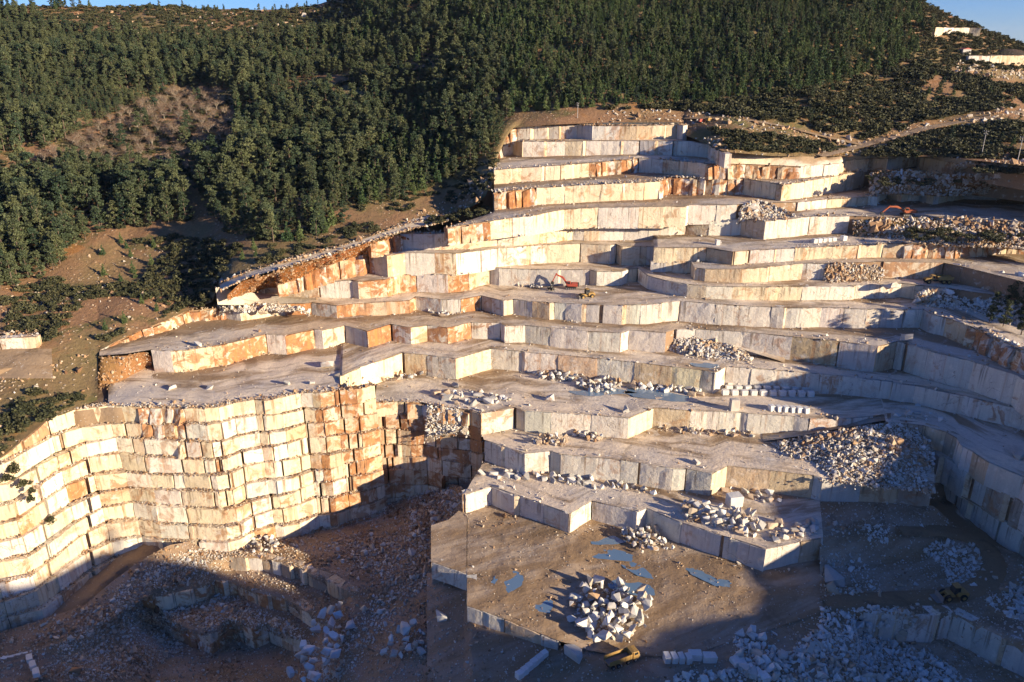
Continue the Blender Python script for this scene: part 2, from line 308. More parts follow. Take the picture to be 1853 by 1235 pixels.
# ================================================================ quarry benches
PAL = dict(grey=(.56, .525, .47), pale=(.64, .59, .515), cream=(.65, .55, .395), white=(.69, .635, .535), tan=(.54, .425, .29),
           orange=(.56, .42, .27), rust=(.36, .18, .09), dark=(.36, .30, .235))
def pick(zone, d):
    """block colour for a zone of the quarry and how squarely the block faces the sun; sunward blocks get warmer mixes"""
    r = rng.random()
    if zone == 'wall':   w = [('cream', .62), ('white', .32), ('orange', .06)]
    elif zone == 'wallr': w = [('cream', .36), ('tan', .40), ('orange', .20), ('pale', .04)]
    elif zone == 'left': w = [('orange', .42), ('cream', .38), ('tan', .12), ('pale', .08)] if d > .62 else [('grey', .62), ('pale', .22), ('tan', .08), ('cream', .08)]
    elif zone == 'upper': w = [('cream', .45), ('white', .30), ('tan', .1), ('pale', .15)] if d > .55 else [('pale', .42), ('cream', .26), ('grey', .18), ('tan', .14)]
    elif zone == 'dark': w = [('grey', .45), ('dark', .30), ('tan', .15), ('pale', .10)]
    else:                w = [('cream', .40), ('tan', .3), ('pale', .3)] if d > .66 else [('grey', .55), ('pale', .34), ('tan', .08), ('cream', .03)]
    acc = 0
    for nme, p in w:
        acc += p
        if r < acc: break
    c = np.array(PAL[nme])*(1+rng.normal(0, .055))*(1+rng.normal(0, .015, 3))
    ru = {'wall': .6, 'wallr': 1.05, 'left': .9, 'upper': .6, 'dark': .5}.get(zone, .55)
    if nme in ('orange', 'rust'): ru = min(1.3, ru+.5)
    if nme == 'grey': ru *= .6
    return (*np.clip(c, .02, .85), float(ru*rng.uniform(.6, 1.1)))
NB = [0]
def block(parent, p0, p1, z0, z1a, z1b, depth=2.6, rough=.10, col=(.5, .45, .4, .3), name='stone_block', edge=.16, skew=0.):
    """one block of the face between plan points p0 and p1, from z0 up to z1a / z1b; bevelled, slightly uneven"""
    p0 = np.array(p0, float); p1 = np.array(p1, float); L = np.linalg.norm(p1-p0)
    if L < .15: return None
    d = (p1-p0)/L; nrm = np.array([d[1], -d[0]]); H = max(.3, (z1a+z1b)/2-z0)
    nu = int(min(9, max(2, round(L/2.0)))); nv = int(min(5, max(2, round(H/2.0))))
    us = np.linspace(0, 1, nu+1); vsn = np.linspace(0, 1, nv+1); us[0] += .0; 
    V = []; HH = []
    sd = int(rng.integers(1e6))
    for j, b in enumerate(vsn):
        for i, a in enumerate(us):
            e = edge if (i in (0, nu) or j == nv) else 0.
            off = fbm(a*L*.35+3, b*H*.35+7, sd, 3)*rough*4-e*rng.uniform(.4, 1.2)
            aa = a*L
            if i == 0: aa += rng.uniform(.0, .2)*edge
            if i == nu: aa -= rng.uniform(.0, .2)*edge
            z = z0+b*((z1a+(z1b-z1a)*a)-z0)
            if j == nv: z += rng.uniform(-.28, .0)
            x = p0+d*aa+nrm*(off+skew*(1-b))
            V.append((x[0], x[1], z)); HH.append(b)
    nf = len(V); F = []
    for j in range(nv):
        for i in range(nu):
            q = j*(nu+1)+i; F.append((q, q+1, q+nu+2, q+nu+1))
    # back rows of the top, and the two ends
    top = [nv*(nu+1)+i for i in range(nu+1)]
    bk = []
    for i, a in enumerate(us):
        x = p0+d*(a*L)-nrm*depth; bk.append(len(V)); V.append((x[0], x[1], z1a+(z1b-z1a)*a-.04)); HH.append(1.)
    for i in range(nu): F.append((top[i], top[i+1], bk[i+1], bk[i]))
    for i, rev in ((0, False), (nu, True)):
        x = p0+d*(us[i]*L)-nrm*depth; lo = len(V); V.append((x[0], x[1], z0)); HH.append(0.)
        f = [j*(nu+1)+i for j in range(nv+1)]+[bk[i], lo]
        F.append(tuple(f if rev else f[::-1]))
    me = mesh(name, V, F); me.attributes.new('hh', 'FLOAT', 'POINT').data.foreach_set('value', np.array(HH, np.float32))
    o = obj(name, me, MAT['stone'], parent); o.color = col; NB[0] += 1
    return o
def plan(line, zt, u0, u1):
    """crest line -> list of (u, plan xy, z) between u0 and u1"""
    us = [u0]+[u for u, v in line if u0+.5 < u < u1-.5]+[u1]
    out = []
    for u in us:
        z = zt(u); p = at_z(u, vat(line, u), z); out.append((u, p[:2], z))
    return out
def pl_at(pl, u):
    us = [q[0] for q in pl]
    return np.array([np.interp(u, us, [q[1][0] for q in pl]), np.interp(u, us, [q[1][1] for q in pl])])
SHEETPTS = []; LAST = {}
def add_uv(me, uvs):
    uvl = me.uv_layers.new(name='UVMap'); li = np.empty(len(me.loops), np.int64); me.loops.foreach_get('vertex_index', li)
    uvl.data.foreach_set('uv', np.asarray(uvs, np.float32)[li].ravel())
def grid_mesh(name, P, wet=None, uvs=None):
    """P: (rows, cols, 3) array -> one mesh sheet"""
    R, Cn = P.shape[:2]
    V = P.reshape(-1, 3); idx = np.arange(R*Cn).reshape(R, Cn)
    F = np.stack([idx[:-1, :-1], idx[:-1, 1:], idx[1:, 1:], idx[1:, :-1]], -1).reshape(-1, 4)
    me = bpy.data.meshes.new(name); me.vertices.add(len(V)); me.vertices.foreach_set('co', V.astype(np.float32).ravel())
    me.loops.add(F.size); me.loops.foreach_set('vertex_index', F.ravel().astype(np.int32))
    me.polygons.add(len(F)); me.polygons.foreach_set('loop_start', np.arange(0, F.size, 4, dtype=np.int32))
    me.update(calc_edges=True); me.validate(); me.shade_smooth()
    if uvs is None:
        d = np.linalg.norm(np.diff(P[:, :, :2], axis=1), axis=2); s = np.concatenate([np.zeros((R, 1)), np.cumsum(d, 1)], 1); s = np.repeat(s.mean(0, keepdims=True), R, 0)
        e = np.linalg.norm(np.diff(P[:, :, :2], axis=0), axis=2); t = np.concatenate([np.zeros((1, Cn)), np.cumsum(e, 0)], 0)
        uvs = np.stack([s, t], -1).reshape(-1, 2)
    add_uv(me, uvs)
    w = np.ones(R*Cn) if wet is None else wet.ravel()
    me.attributes.new('wet', 'FLOAT', 'POINT').data.foreach_set('value', w.astype(np.float32))
    return me
def floor(name, front, back, u0, u1, label, zb=None, col=(.40, .335, .255), rows=16, step=8., bump=.42, kind='structure', wetback=1., under=2.2, setback=.35, parent=None, sheet=True, mat='floor', crumbs=.05, dry=1.):
    """bench floor from the front crest (list of (u, xy, z)) to the foot of the wall behind (list of (u, xy, z))"""
    us = sorted(set([u0, u1]+list(np.arange(u0, u1, step))+[q[0] for q in front+back if u0 < q[0] < u1]))
    P = np.zeros((rows+1, len(us), 3)); W = np.zeros((rows+1, len(us)))
    for i, u in enumerate(us):
        a = pl_at(front, u); b = pl_at(back, u)
        za = np.interp(u, [q[0] for q in front], [q[2] for q in front])
        z2 = za if zb is None else zb(u)
        dv = b-a; L = np.linalg.norm(dv); rad = a/np.linalg.norm(a)
        if dv@rad < .3: b = a+rad*.3; dv = b-a; L = .3
        dv = dv/L; a = a+dv*min(setback, L*.3); b = b+dv*under
        for j in range(rows+1):
            t = j/rows; p = a+(b-a)*t; P[j, i] = (p[0], p[1], za+(z2-za)*t+.03); W[j, i] = .35+.65*wetback*t*t
    x, y = P[..., 0], P[..., 1]
    nz = fbm(x*.12, y*.12, 3, 5)*bump*2+fbm(x*.5, y*.5, 8, 2)*bump*.5
    fade = np.minimum(1., np.arange(rows+1)/1.5)[:, None]*np.ones((1, len(us)))
    P[..., 2] += nz*fade
    LAST.clear(); LAST.update(P=P, us=np.array(us))
    if sheet: SHEETPTS.append(P.reshape(-1, 3).copy())
    if crumbs: scatter_on(P[:-2] if rows > 4 else P, 'crumbs', .35, .24, crumbs, 900)
    o = obj(name, grid_mesh(name, P, W), MAT[mat], parent); o.color = (*col, dry)
    if parent is None: tag(o, label, None, None, kind)
    return o
RUB = {}                                             # loose stones per heap: name -> list of (x, y, z, size, tint)
def spill(key, pts): RUB.setdefault(key, []).extend(pts)
def wall(pl, zb, parent, zone, types=(), pw=(10., 18.), strips=True, rough=.10, rubble=None, foot=.5, gapp=.12, jit=.10, edge=.12):
    """the face below the crest polyline pl, split into blocks; types: (u0, u1, kind) exceptions"""
    core_v = []; core_f = []
    for (ua, a, za), (ub, b, zc) in zip(pl[:-1], pl[1:]):
        kind = 'panel'; um = (ua+ub)/2
        for t in types:
            if t[0] <= um <= t[1]: kind = t[2]
        L = np.linalg.norm(b-a)
        if L < .2: continue
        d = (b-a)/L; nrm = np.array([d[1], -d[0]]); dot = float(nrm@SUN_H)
        zlo = lambda u: zb(u)-.6
        i0 = len(core_v)
        for q, u, z in ((a, ua, za), (b, ub, zc)):
            q2 = q-nrm*.75; core_v += [(q2[0], q2[1], zlo(u)), (q2[0], q2[1], z-.25)]
        if kind == 'gap': continue
        core_f.append((i0, i0+2, i0+3, i0+1))
        if kind == 'skip': continue
        if kind == 'panel':
            n = max(1, int(round(L/rng.uniform(*pw)))); cuts = np.linspace(0, L, n+1)
            if n > 1: cuts[1:-1] += rng.uniform(-.22, .22, n-1)*L/n
            prev = 0.; runc = pick(zone, dot)
            for k in range(n):
                s0, s1 = cuts[k], cuts[k+1]; sw = 0.
                if strips and k > 0 and prev > .25:
                    sw = min(rng.uniform(.7, 1.7), (s1-s0)*.3)
                    f0, f1 = s0/L, (s0+sw)/L; u_ = ua+(ub-ua)*f0; z_ = za+(zc-za)*f0
                    block(parent, a+d*s0+nrm*prev, a+d*(s0+sw), zlo(u_), z_, z_, 2., .12,
                          (*np.array(PAL['cream' if rng.random() < .6 else 'tan'])*rng.uniform(.95, 1.15), .5), edge=.1)
                o_ = rng.uniform(.3, 1.1) if (strips and k < n-1 and rng.random() < .75) else 0.
                f0, f1 = (s0+sw)/L, s1/L; u0_ = ua+(ub-ua)*f0; zt0 = za+(zc-za)*f0; zt1 = za+(zc-za)*f1
                col = runc if rng.random() < .8 else pick(zone, dot)
                col = (*np.clip(np.array(col[:3])*(1+rng.normal(0, .035)), .02, .85), col[3]*rng.uniform(.8, 1.2))
                crackgap = rng.random() < gapp; rec = nrm*rng.normal(0, jit)
                block(parent, a+d*(s0+sw+(rng.uniform(.3, 1.0) if crackgap else 0))+rec, a+d*s1+nrm*o_+rec, zlo(u0_), zt0-abs(rng.normal(0, jit)), zt1-abs(rng.normal(0, jit)), 2.8+o_, rough*rng.uniform(.6, 1.8), col, edge=edge)
                prev = o_
        elif kind == 'rock':
            n = max(1, int(round(L/3.2))); cuts = np.linspace(0, L, n+1)
            for k in range(n):
                f0, f1 = cuts[k]/L, cuts[k+1]/L; o1, o2 = rng.uniform(-.8, 1.2, 2)
                u_ = ua+(ub-ua)*f0
                block(parent, a+d*cuts[k]+nrm*o1, a+d*cuts[k+1]+nrm*o2, zlo(u_), za+(zc-za)*f0-rng.uniform(0, .9), za+(zc-za)*f1-rng.uniform(0, .9), 3., .45,
                      (*np.array(PAL[(('rust', 'tan', 'pale', 'cream', 'grey', 'tan') if zone != 'wall' else ('tan', 'pale', 'cream', 'white', 'tan', 'cream'))[rng.integers(6)]])*rng.uniform(.8, 1.1), .95), 'rock_outcrop', .4, skew=rng.uniform(.2, 1.4))
        if rubble:
            n = int(L*rubble*rng.uniform(.2, 2.0))
            c = rng.uniform(0, L)
            for _ in range(n):
                s = np.clip(rng.normal(c, L*.35), 0, L); off = abs(rng.normal(0, 1.))+.3; u_ = ua+(ub-ua)*s/L
                q = a+d*s+nrm*(off+.2); sz = rng.lognormal(-1.15, .45)
                spill('foot', [(q[0], q[1], zb(u_)+.1, sz, rng.uniform(.1, .55) if zone != 'left' else rng.uniform(.25, .75))])
    me = mesh('rock_core', core_v, core_f)
    me.attributes.new('hh', 'FLOAT', 'POINT').data.foreach_set('value', np.full(len(core_v), .3, np.float32))
    o = obj('rock_core', me, MAT['stone'], parent); o.color = (.30, .20, .125, .3)
def slope_sheet(name, top, bot, u0, u1, label, key, tint, size, dens, mat='floor', col=(.42, .36, .28), rows=9, cap=4000, kind='structure', bulge=.0):
    """bank of broken stone between an upper and a lower line, each a list of (u, xyz)"""
    us = np.arange(u0, u1+.1, 6.)
    P = np.zeros((rows+1, len(us), 3))
    f = lambda ln, u: np.array([np.interp(u, [q[0] for q in ln], [q[1][c] for q in ln]) for c in range(3)])
    for i, u in enumerate(us):
        a = f(bot, u); b = f(top, u)
        for j in range(rows+1):
            t = j/rows; P[j, i] = a+(b-a)*t; P[j, i, 2] += math.sin(t*math.pi)*bulge
    P[..., 2] += fbm(P[..., 0]*.2, P[..., 1]*.2, 11, 4)*1.2
    ed = np.minimum(np.arange(len(us)), np.arange(len(us))[::-1])/max(1., len(us)*.12); P[..., 2] -= np.clip(1-ed, 0, 1)[None, :]**2*2.2
    P[0, :, 2] -= .8
    o = obj(name, grid_mesh(name, P), MAT[mat]); o.color = (*col, 1.); tag(o, label, None, None, kind)
    scatter_on(P, key, tint, size, dens*2.2, cap*2)
    for _ in range(int(len(us)*5)):                      # stones rolled out past the foot
        i = rng.integers(len(us)); q = P[0, i]; r_ = -q[:2]/np.linalg.norm(q[:2]); k = abs(rng.normal(0, 1.6)); spill(key, [(q[0]+r_[0]*k+rng.normal(0, 1), q[1]+r_[1]*k, q[2]+.9, rng.lognormal(math.log(size*.7), .4), tint)])
    return o
def scatter_on(P, key, tint, size, dens, cap=4000, mask=None):
    R, Cn = P.shape[:2]
    e1 = P[:-1, 1:]-P[:-1, :-1]; e2 = P[1:, :-1]-P[:-1, :-1]
    A = np.linalg.norm(np.cross(e1, e2), axis=2).ravel(); tot = A.sum(); n = int(min(cap, tot*dens))
    if n < 1: return
    ci = rng.choice(len(A), n, p=A/tot); a, b = rng.random(n), rng.random(n)
    j, i = np.divmod(ci, Cn-1)
    q = (P[j, i]*((1-a)*(1-b))[:, None]+P[j, i+1]*(a*(1-b))[:, None]+P[j+1, i]*((1-a)*b)[:, None]+P[j+1, i+1]*(a*b)[:, None])
    nz = vnoise(q[:, 0]*.15, q[:, 1]*.15, 5)
    sz = rng.lognormal(math.log(size), .45, n)*(.7+.6*nz)
    t = np.clip(rng.normal(tint, .12, n)+(nz-.5)*.4, 0, 1)
    pts = [(q[m, 0], q[m, 1], q[m, 2]+sz[m]*.15, sz[m], t[m]) for m in range(n)]
    if mask is not None: pts = [p for p in pts if mask(*proj(p[0], p[1], p[2]))]
    spill(key, pts)
def pz(line, zt):                                    # survey line at a level -> (u, xyz) list
    return [(u, at_z(u, v, zt(u) if callable(zt) else zt)) for u, v in line]
# ---------------------------------------------------------------- levels (metres above the truck at the bottom)
Z = dict(w1=ztab((830, 10.), (1500, 10.3)), w2=ztab((870, 17.6), (1500, 18.)), w3=ztab((800, 25.4), (1500, 25.)),
 w4=ztab((600, 33.6), (1400, 32.8), (1600, 31.6)), w5=ztab((270, 41.), (800, 39.8), (1200, 40.8), (1600, 41.6)),
 w6=ztab((180, 41.2), (260, 43.8), (320, 45.), (800, 45.4), (1000, 46.8), (1250, 49.), (1650, 48.6)),
 w7=ztab((470, 48.6), (520, 50.), (600, 52.3), (900, 53.5), (1600, 54.2)),
 w8=ztab((500, 53.8), (560, 57.4), (600, 59.6), (650, 61.4), (1200, 61.7)),
 w8b=ztab((1170, 58.2), (1300, 59.), (1500, 60.8)), w9b=ztab((1170, 63.6), (1400, 65.), (1620, 66.4)),
 w10=ztab((660, 67.), (720, 68.), (1150, 68.6), (1240, 69.6), (1420, 73.), (1600, 73.)),
 w11=ztab((800, 69.2), (900, 72.), (1000, 74.4), (1120, 76.6), (1250, 78.2), (1350, 78.4), (1450, 77.), (1700, 77.4)),
 w12=ztab((880, 78.6), (1000, 82.), (1150, 85.2), (1300, 86.6), (1400, 84.), (1480, 83.8), (1560, 87.), (1850, 86.)),
 w13=ztab((890, 84.5), (1000, 88.), (1150, 91.6), (1300, 92.), (1400, 89.), (1460, 87.), (1530, 88.6), (1700, 91.6), (1850, 90.)),
 w14=ztab((880, 87.5), (910, 91.), (940, 94.4), (1050, 96.8), (1250, 99.4), (1310, 97.)),
 w15=ztab((910, 98.), (960, 101.6), (1100, 103.8), (1240, 105.2)))
def damp(f, m, k=.35): return lambda u: m+k*(f(u)-m)
Z['w11'] = damp(Z['w11'], 76.6); Z['w12'] = damp(Z['w12'], 83.6); Z['w13'] = damp(Z['w13'], 89.8)
Z['w14'] = ztab((880, 88.5), (910, 93.), (940, 95.8), (1250, 97.2), (1311, 96.)); Z['w15'] = ztab((910, 100.), (945, 102.4), (1240, 103.4))
for k_ in ('w4', 'w5', 'w6', 'w7', 'w8b', 'w9b', 'w10', 'w11', 'w12', 'w13'): CREST[k_] = extend(CREST[k_]); TOE[k_] = extend(TOE[k_])
zc = lambda v: (lambda u: v)
U1 = 1990
PL = {}
for k_, u0_, u1_ in (('w1', 839, 1490), ('w2', 876, 1490), ('w3', 870, 1600), ('w4', 615, U1), ('w5', 273, U1), ('w6', 180, U1), ('w7', 467, U1), ('w8', 502, 1187),
                     ('w8b', 1178, U1), ('w9b', 1184, U1), ('w10', 672, U1), ('w11', 808, U1), ('w12', 894, U1), ('w13', 894, U1), ('w14', 883, 1311), ('w15', 911, 1236)):
    PL[k_] = plan(CREST[k_], Z[k_], u0_, u1_)
def merge_pl(*parts):                                # (pl, ua, ub) pieces joined in order of u
    out = []
    for pl, ua, ub in parts:
        for u in [ua]+[q[0] for q in pl if ua < q[0] < ub]+[ub]:
            z = float(np.interp(u, [q[0] for q in pl], [q[2] for q in pl])); out.append((u, pl_at(pl, u), z))
    return out
def line_pl(pts):                                    # [(u, v, z)] -> polyline on the ground
    return [(u, at_z(u, v, z)[:2], z) for u, v, z in pts]
# high left wall, upper edge
LWTOP = [(-190, 905, 27.), (-60, 850, 28.), (0, 830, 29.5), (37, 800, 31.), (86, 760, 33.), (138, 741, 33.), (194, 734, 33.), (250, 736, 33.), (310, 738, 33.), (370, 740, 33.), (395, 737, 33.),
         (421, 729, 33.), (460, 723, 33.), (477, 724, 33.), (507, 720, 33.), (544, 711, 33.), (580, 712, 33.), (606, 707, 33.), (645, 704, 33.), (678, 697, 33.)]
LWT2 = [(679, 728, 25.3), (720, 727, 25.3), (738, 729, 25.3), (764, 729, 25.3), (794, 736, 25.3), (848, 742, 25.3), (870, 749, 25.3)]
PLW, PLW2 = line_pl(LWTOP), line_pl(LWT2)
RW1 = L_(('N', [(300, 150), (480, 160), (730, 190), (980, 260), (1100, 330), (1160, 420), (1280, 480), (1460, 600), (1853, 760), (2400, 1100)]))
PRW1 = plan(RW1, zc(25.), 1603, U1-60)
RW2 = L_(('N', [(600, 420), (850, 480), (1050, 590), (1440, 820), (1853, 1050), (2400, 1400)])); PRW2 = plan(RW2, zc(18.), 1651, U1-60)
RW3 = L_(('N', [(800, 800), (950, 810), (1100, 900), (1400, 1100), (1853, 1380), (2400, 1750)])); PRW3 = plan(RW3, zc(9.6), 1684, U1-60)
W2R = [(1489, 867), (1560, 868), (1630, 869), (1690, 872)]; PW2R = plan(W2R, zc(17.8), 1489, 1690)
# ---------------------------------------------------------------- floors (top-level pieces of ground) with the blocks of the face below their edge
BE = {}
G1, G2, G3 = (.75, .625, .475), (.60, .48, .345), (.52, .395, .265)
BE['f1'] = floor('quarry_bench', PL['w1'], PL['w2'], 839, 1490, 'lowest grey marble bench with white boulders lying along it', col=G1, wetback=.7)
BE['f2'] = floor('quarry_bench', merge_pl((PL['w2'], 876, 1490), (PW2R, 1490, 1690)), merge_pl((PL['w3'], 870, 1600), (PRW2, 1651, 1690)), 872, 1690, 'second bench up from the pit, dusty floor with brown piles', col=G1, wetback=.7)
BE['f3'] = floor('quarry_bench', merge_pl((PLW2, 679, 870), (PL['w3'], 870, 1600), (PRW1, 1603, U1-60)), PL['w4'], 679, U1-60, 'wide bench with white boulder heap and rows of cut blocks', col=G1, rows=18, wetback=.7)
BE['f4'] = floor('quarry_bench', merge_pl((PLW, 196, 614), (PL['w4'], 615, U1)), merge_pl((line_pl([(196, 705, 33.), (215, 668, 33.), (272, 642, 33.)]), 196, 272), (PL['w5'], 273, U1)), 196, U1, 'broad sunlit bench above the tall stepped wall at left', col=(.76, .64, .49), rows=18, wetback=.75)
BE['f5'] = floor('quarry_bench', merge_pl((line_pl([(178, 645, 41.), (230, 641, 41.), (272, 634, 41.)]), 178, 272), (PL['w5'], 273, U1)), PL['w6'], 180, U1, 'narrow brown bench road below the excavator floor', col=G2, wetback=1.5)
BE['f6'] = floor('quarry_bench', merge_pl((PL['w6'], 395, U1)), merge_pl((line_pl([(395, 530, 45.3), (466, 528, 45.3)]), 395, 466), (PL['w7'], 467, U1)), 395, U1, 'bench floor where the red excavator works', col=G1, rows=16, wetback=.7)
BE['f7'] = floor('quarry_bench', PL['w7'], merge_pl((PL['w8'], 502, 1182), (PL['w8b'], 1183, U1)), 470, U1, 'grey bench just above the red excavator', zb=ztab((470, 49.), (600, 52.6), (900, 53.6), (1600, 54.4)), col=G1)
BE['f8'] = floor('quarry_bench', PL['w8b'], PL['w9b'], 1180, U1, 'thin bench behind the yellow articulated dump truck', col=G2)
BE['f9'] = floor('quarry_bench', merge_pl((PL['w8'], 640, 1183), (PL['w9b'], 1184, U1)), PL['w10'], 640, U1, 'bench with a short row of five white blocks', col=G1)
BE['f10'] = floor('quarry_bench', PL['w10'], PL['w11'], 672, U1, 'bench with the orange excavator at far right', col=G2)
BE['f11'] = floor('quarry_bench', PL['w11'], PL['w12'], 808, U1, 'brown bench road below the stained upper faces', col=G3, wetback=1.5)
BE['f12'] = floor('quarry_bench', PL['w12'], PL['w13'], 894, U1, 'upper bench road with rubble edge', col=G3, wetback=1.5)
BE['f13'] = floor('quarry_bench', PL['w13'], merge_pl((PL['w14'], 883, 1311), (line_pl([(1312, 280, 95.8), (1500, 285, 92), (U1, 300, 94)]), 1312, U1)), 894, U1, 'pale ledge under the two topmost faces', zb=ztab((894, 88.1), (1000, 89.3), (1150, 90.5), (1295, 90.7), (1312, 95.6), (1500, 92), (U1, 94)), col=G1)
BE['f14'] = floor('quarry_bench', PL['w14'], PL['w15'], 911, 1236, 'topmost narrow ledge of the quarry', col=G2)
wall(PL['w1'], zc(3.4), BE['f1'], 'mid', rubble=.5, types=[(1400, 1490, 'panel')])
wall(PL['w2'], lambda u: Z['w1'](u), BE['f2'], 'mid', rubble=.6)
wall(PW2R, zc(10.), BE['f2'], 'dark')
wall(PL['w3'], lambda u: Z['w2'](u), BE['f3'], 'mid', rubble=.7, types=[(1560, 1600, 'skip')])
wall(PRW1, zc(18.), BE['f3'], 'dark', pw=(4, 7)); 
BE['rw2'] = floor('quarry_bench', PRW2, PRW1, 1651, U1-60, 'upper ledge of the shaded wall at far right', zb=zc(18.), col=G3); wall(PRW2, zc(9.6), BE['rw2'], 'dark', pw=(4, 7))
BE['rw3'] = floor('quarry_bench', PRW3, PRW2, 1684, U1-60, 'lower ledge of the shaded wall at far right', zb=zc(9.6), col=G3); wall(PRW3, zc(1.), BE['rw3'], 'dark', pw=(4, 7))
wall(PL['w4'], lambda u: Z['w3'](u), BE['f4'], 'mid', rubble=.5)
wall(merge_pl((PL['w5'],273,905)), lambda u: Z['w4'](u), BE['f5'], 'left', rubble=.5)
wall(merge_pl((PL['w5'],905,U1)), lambda u: Z['w4'](u), BE['f5'], 'mid', rubble=.4, types=[(1200, 1215, 'skip')])
wall(merge_pl((PL['w6'],180,868)), lambda u: Z['w5'](u), BE['f6'], 'left', rubble=.6, types=[(170, 400, 'rock')])
wall(merge_pl((PL['w6'],868,U1)), lambda u: Z['w5'](u), BE['f6'], 'mid', rubble=.4, pw=(5, 9), types=[(1755, U1, 'rock')])
wall(merge_pl((PL['w7'],467,886)), lambda u: Z['w6'](u), BE['f7'], 'left', rubble=.5)
wall(merge_pl((PL['w7'],886,U1)), lambda u: Z['w6'](u), BE['f7'], 'upper', rubble=.4, types=[(1720, U1, 'skip')])
wall(merge_pl((PL['w8'],502,670)), lambda u: Z['w7'](u), BE['f9'], 'left', types=[(500, 672, 'rock')])
wall(merge_pl((PL['w8'],670,1187)), lambda u: Z['w7'](u), BE['f9'], 'upper', pw=(8, 13), rubble=.4)
wall(PL['w8b'], lambda u: Z['w7'](u), BE['f8'], 'upper', rubble=.4, types=[(1498, 1600, 'skip'), (1710, U1, 'skip')])
wall(PL['w9b'], lambda u: Z['w8b'](u), BE['f9'], 'upper', pw=(8, 13), rubble=.4, types=[(1640, U1, 'rock')])
wall(PL['w10'], lambda u: Z['w8'](u) if u < 1184 else Z['w9b'](u), BE['f10'], 'upper', pw=(8, 13), rubble=.5, types=[(670, 715, 'rock'), (1575, U1, 'skip')])
wall(PL['w11'], lambda u: Z['w10'](u), BE['f11'], 'upper', pw=(8, 13), rubble=.5, types=[(800, 880, 'rock'), (1345, 1430, 'skip'), (1840, U1, 'skip')])
wall(PL['w12'], lambda u: Z['w11'](u), BE['f12'], 'upper', pw=(6, 10), rubble=.6, types=[(890, 990, 'rock'), (1200, 1345, 'rock'), (1570, U1, 'skip')])
wall(PL['w13'], lambda u: Z['w12'](u), BE['f13'], 'upper', pw=(6, 10), rubble=.6, types=[(890, 900, 'rock'), (1080, 1150, 'rock'), (1282, 1440, 'rock'), (1740, U1, 'skip')])
wall(PL['w14'], lambda u: Z['w13'](u), BE['f14'], 'upper', pw=(7, 11), rubble=.4, types=[(883, 905, 'rock')])
def rim_crumbs(pl, dens, tint, key, ua, ub, size=.45, back=3.):
    for (u0_, a, za), (u1_, b, zb_) in zip(pl[:-1], pl[1:]):
        if u1_ < ua or u0_ > ub: continue
        L = np.linalg.norm(b-a); d = (b-a)/max(L, .01); nr = np.array([d[1], -d[0]])
        for _ in range(int(L*dens*rng.uniform(.3, 1.7))):
            t = rng.random(); q = a+(b-a)*t-nr*(abs(rng.normal(0, back))-.2); spill(key, [(q[0], q[1], za+(zb_-za)*t+.15, rng.lognormal(math.log(size), .45), tint+rng.normal(0, .15))])
for k_, de, ti, ua_, ub_ in (('w15', 5., .72, 900, 1240), ('w14', 1.5, .6, 880, 960), ('w13', 1.6, .5, 890, 1760), ('w12', 4., .48, 890, 1320), ('w12', 2.5, .5, 1320, 1700), ('w11', 1.2, .6, 800, 980), ('w11', 2., .5, 1500, 1850), ('w10', 3., .6, 670, 830), ('w10', 1.5, .45, 1350, 1600),
                             ('w9b', 2., .5, 1600, 1850), ('w8', 2.5, .75, 500, 680), ('w7', 1.2, .7, 467, 560), ('w6', 3., .65, 180, 560), ('w6', 2., .45, 1650, 1853), ('w5', .8, .4, 1250, 1853), ('w5', .8, .6, 273, 420), ('w4', .6, .35, 900, 1853), ('w3', .6, .3, 900, 1500), ('w2', .4, .3, 880, 1490), ('w1', .5, .3, 839, 1480)):
    rim_crumbs(PL[k_], de, ti, 'rims', ua_, ub_)
PW15F = floor('quarry_bench', PL['w15'], [(u, p+p/np.linalg.norm(p)*5, z) for u, p, z in PL['w15']], 911, 1236, 'stony rim at the very top of the quarry', col=G3, sheet=False)
wall(PL['w15'], lambda u: Z['w14'](u), PW15F, 'upper', pw=(6, 10), types=[(911, 938, 'rock')])
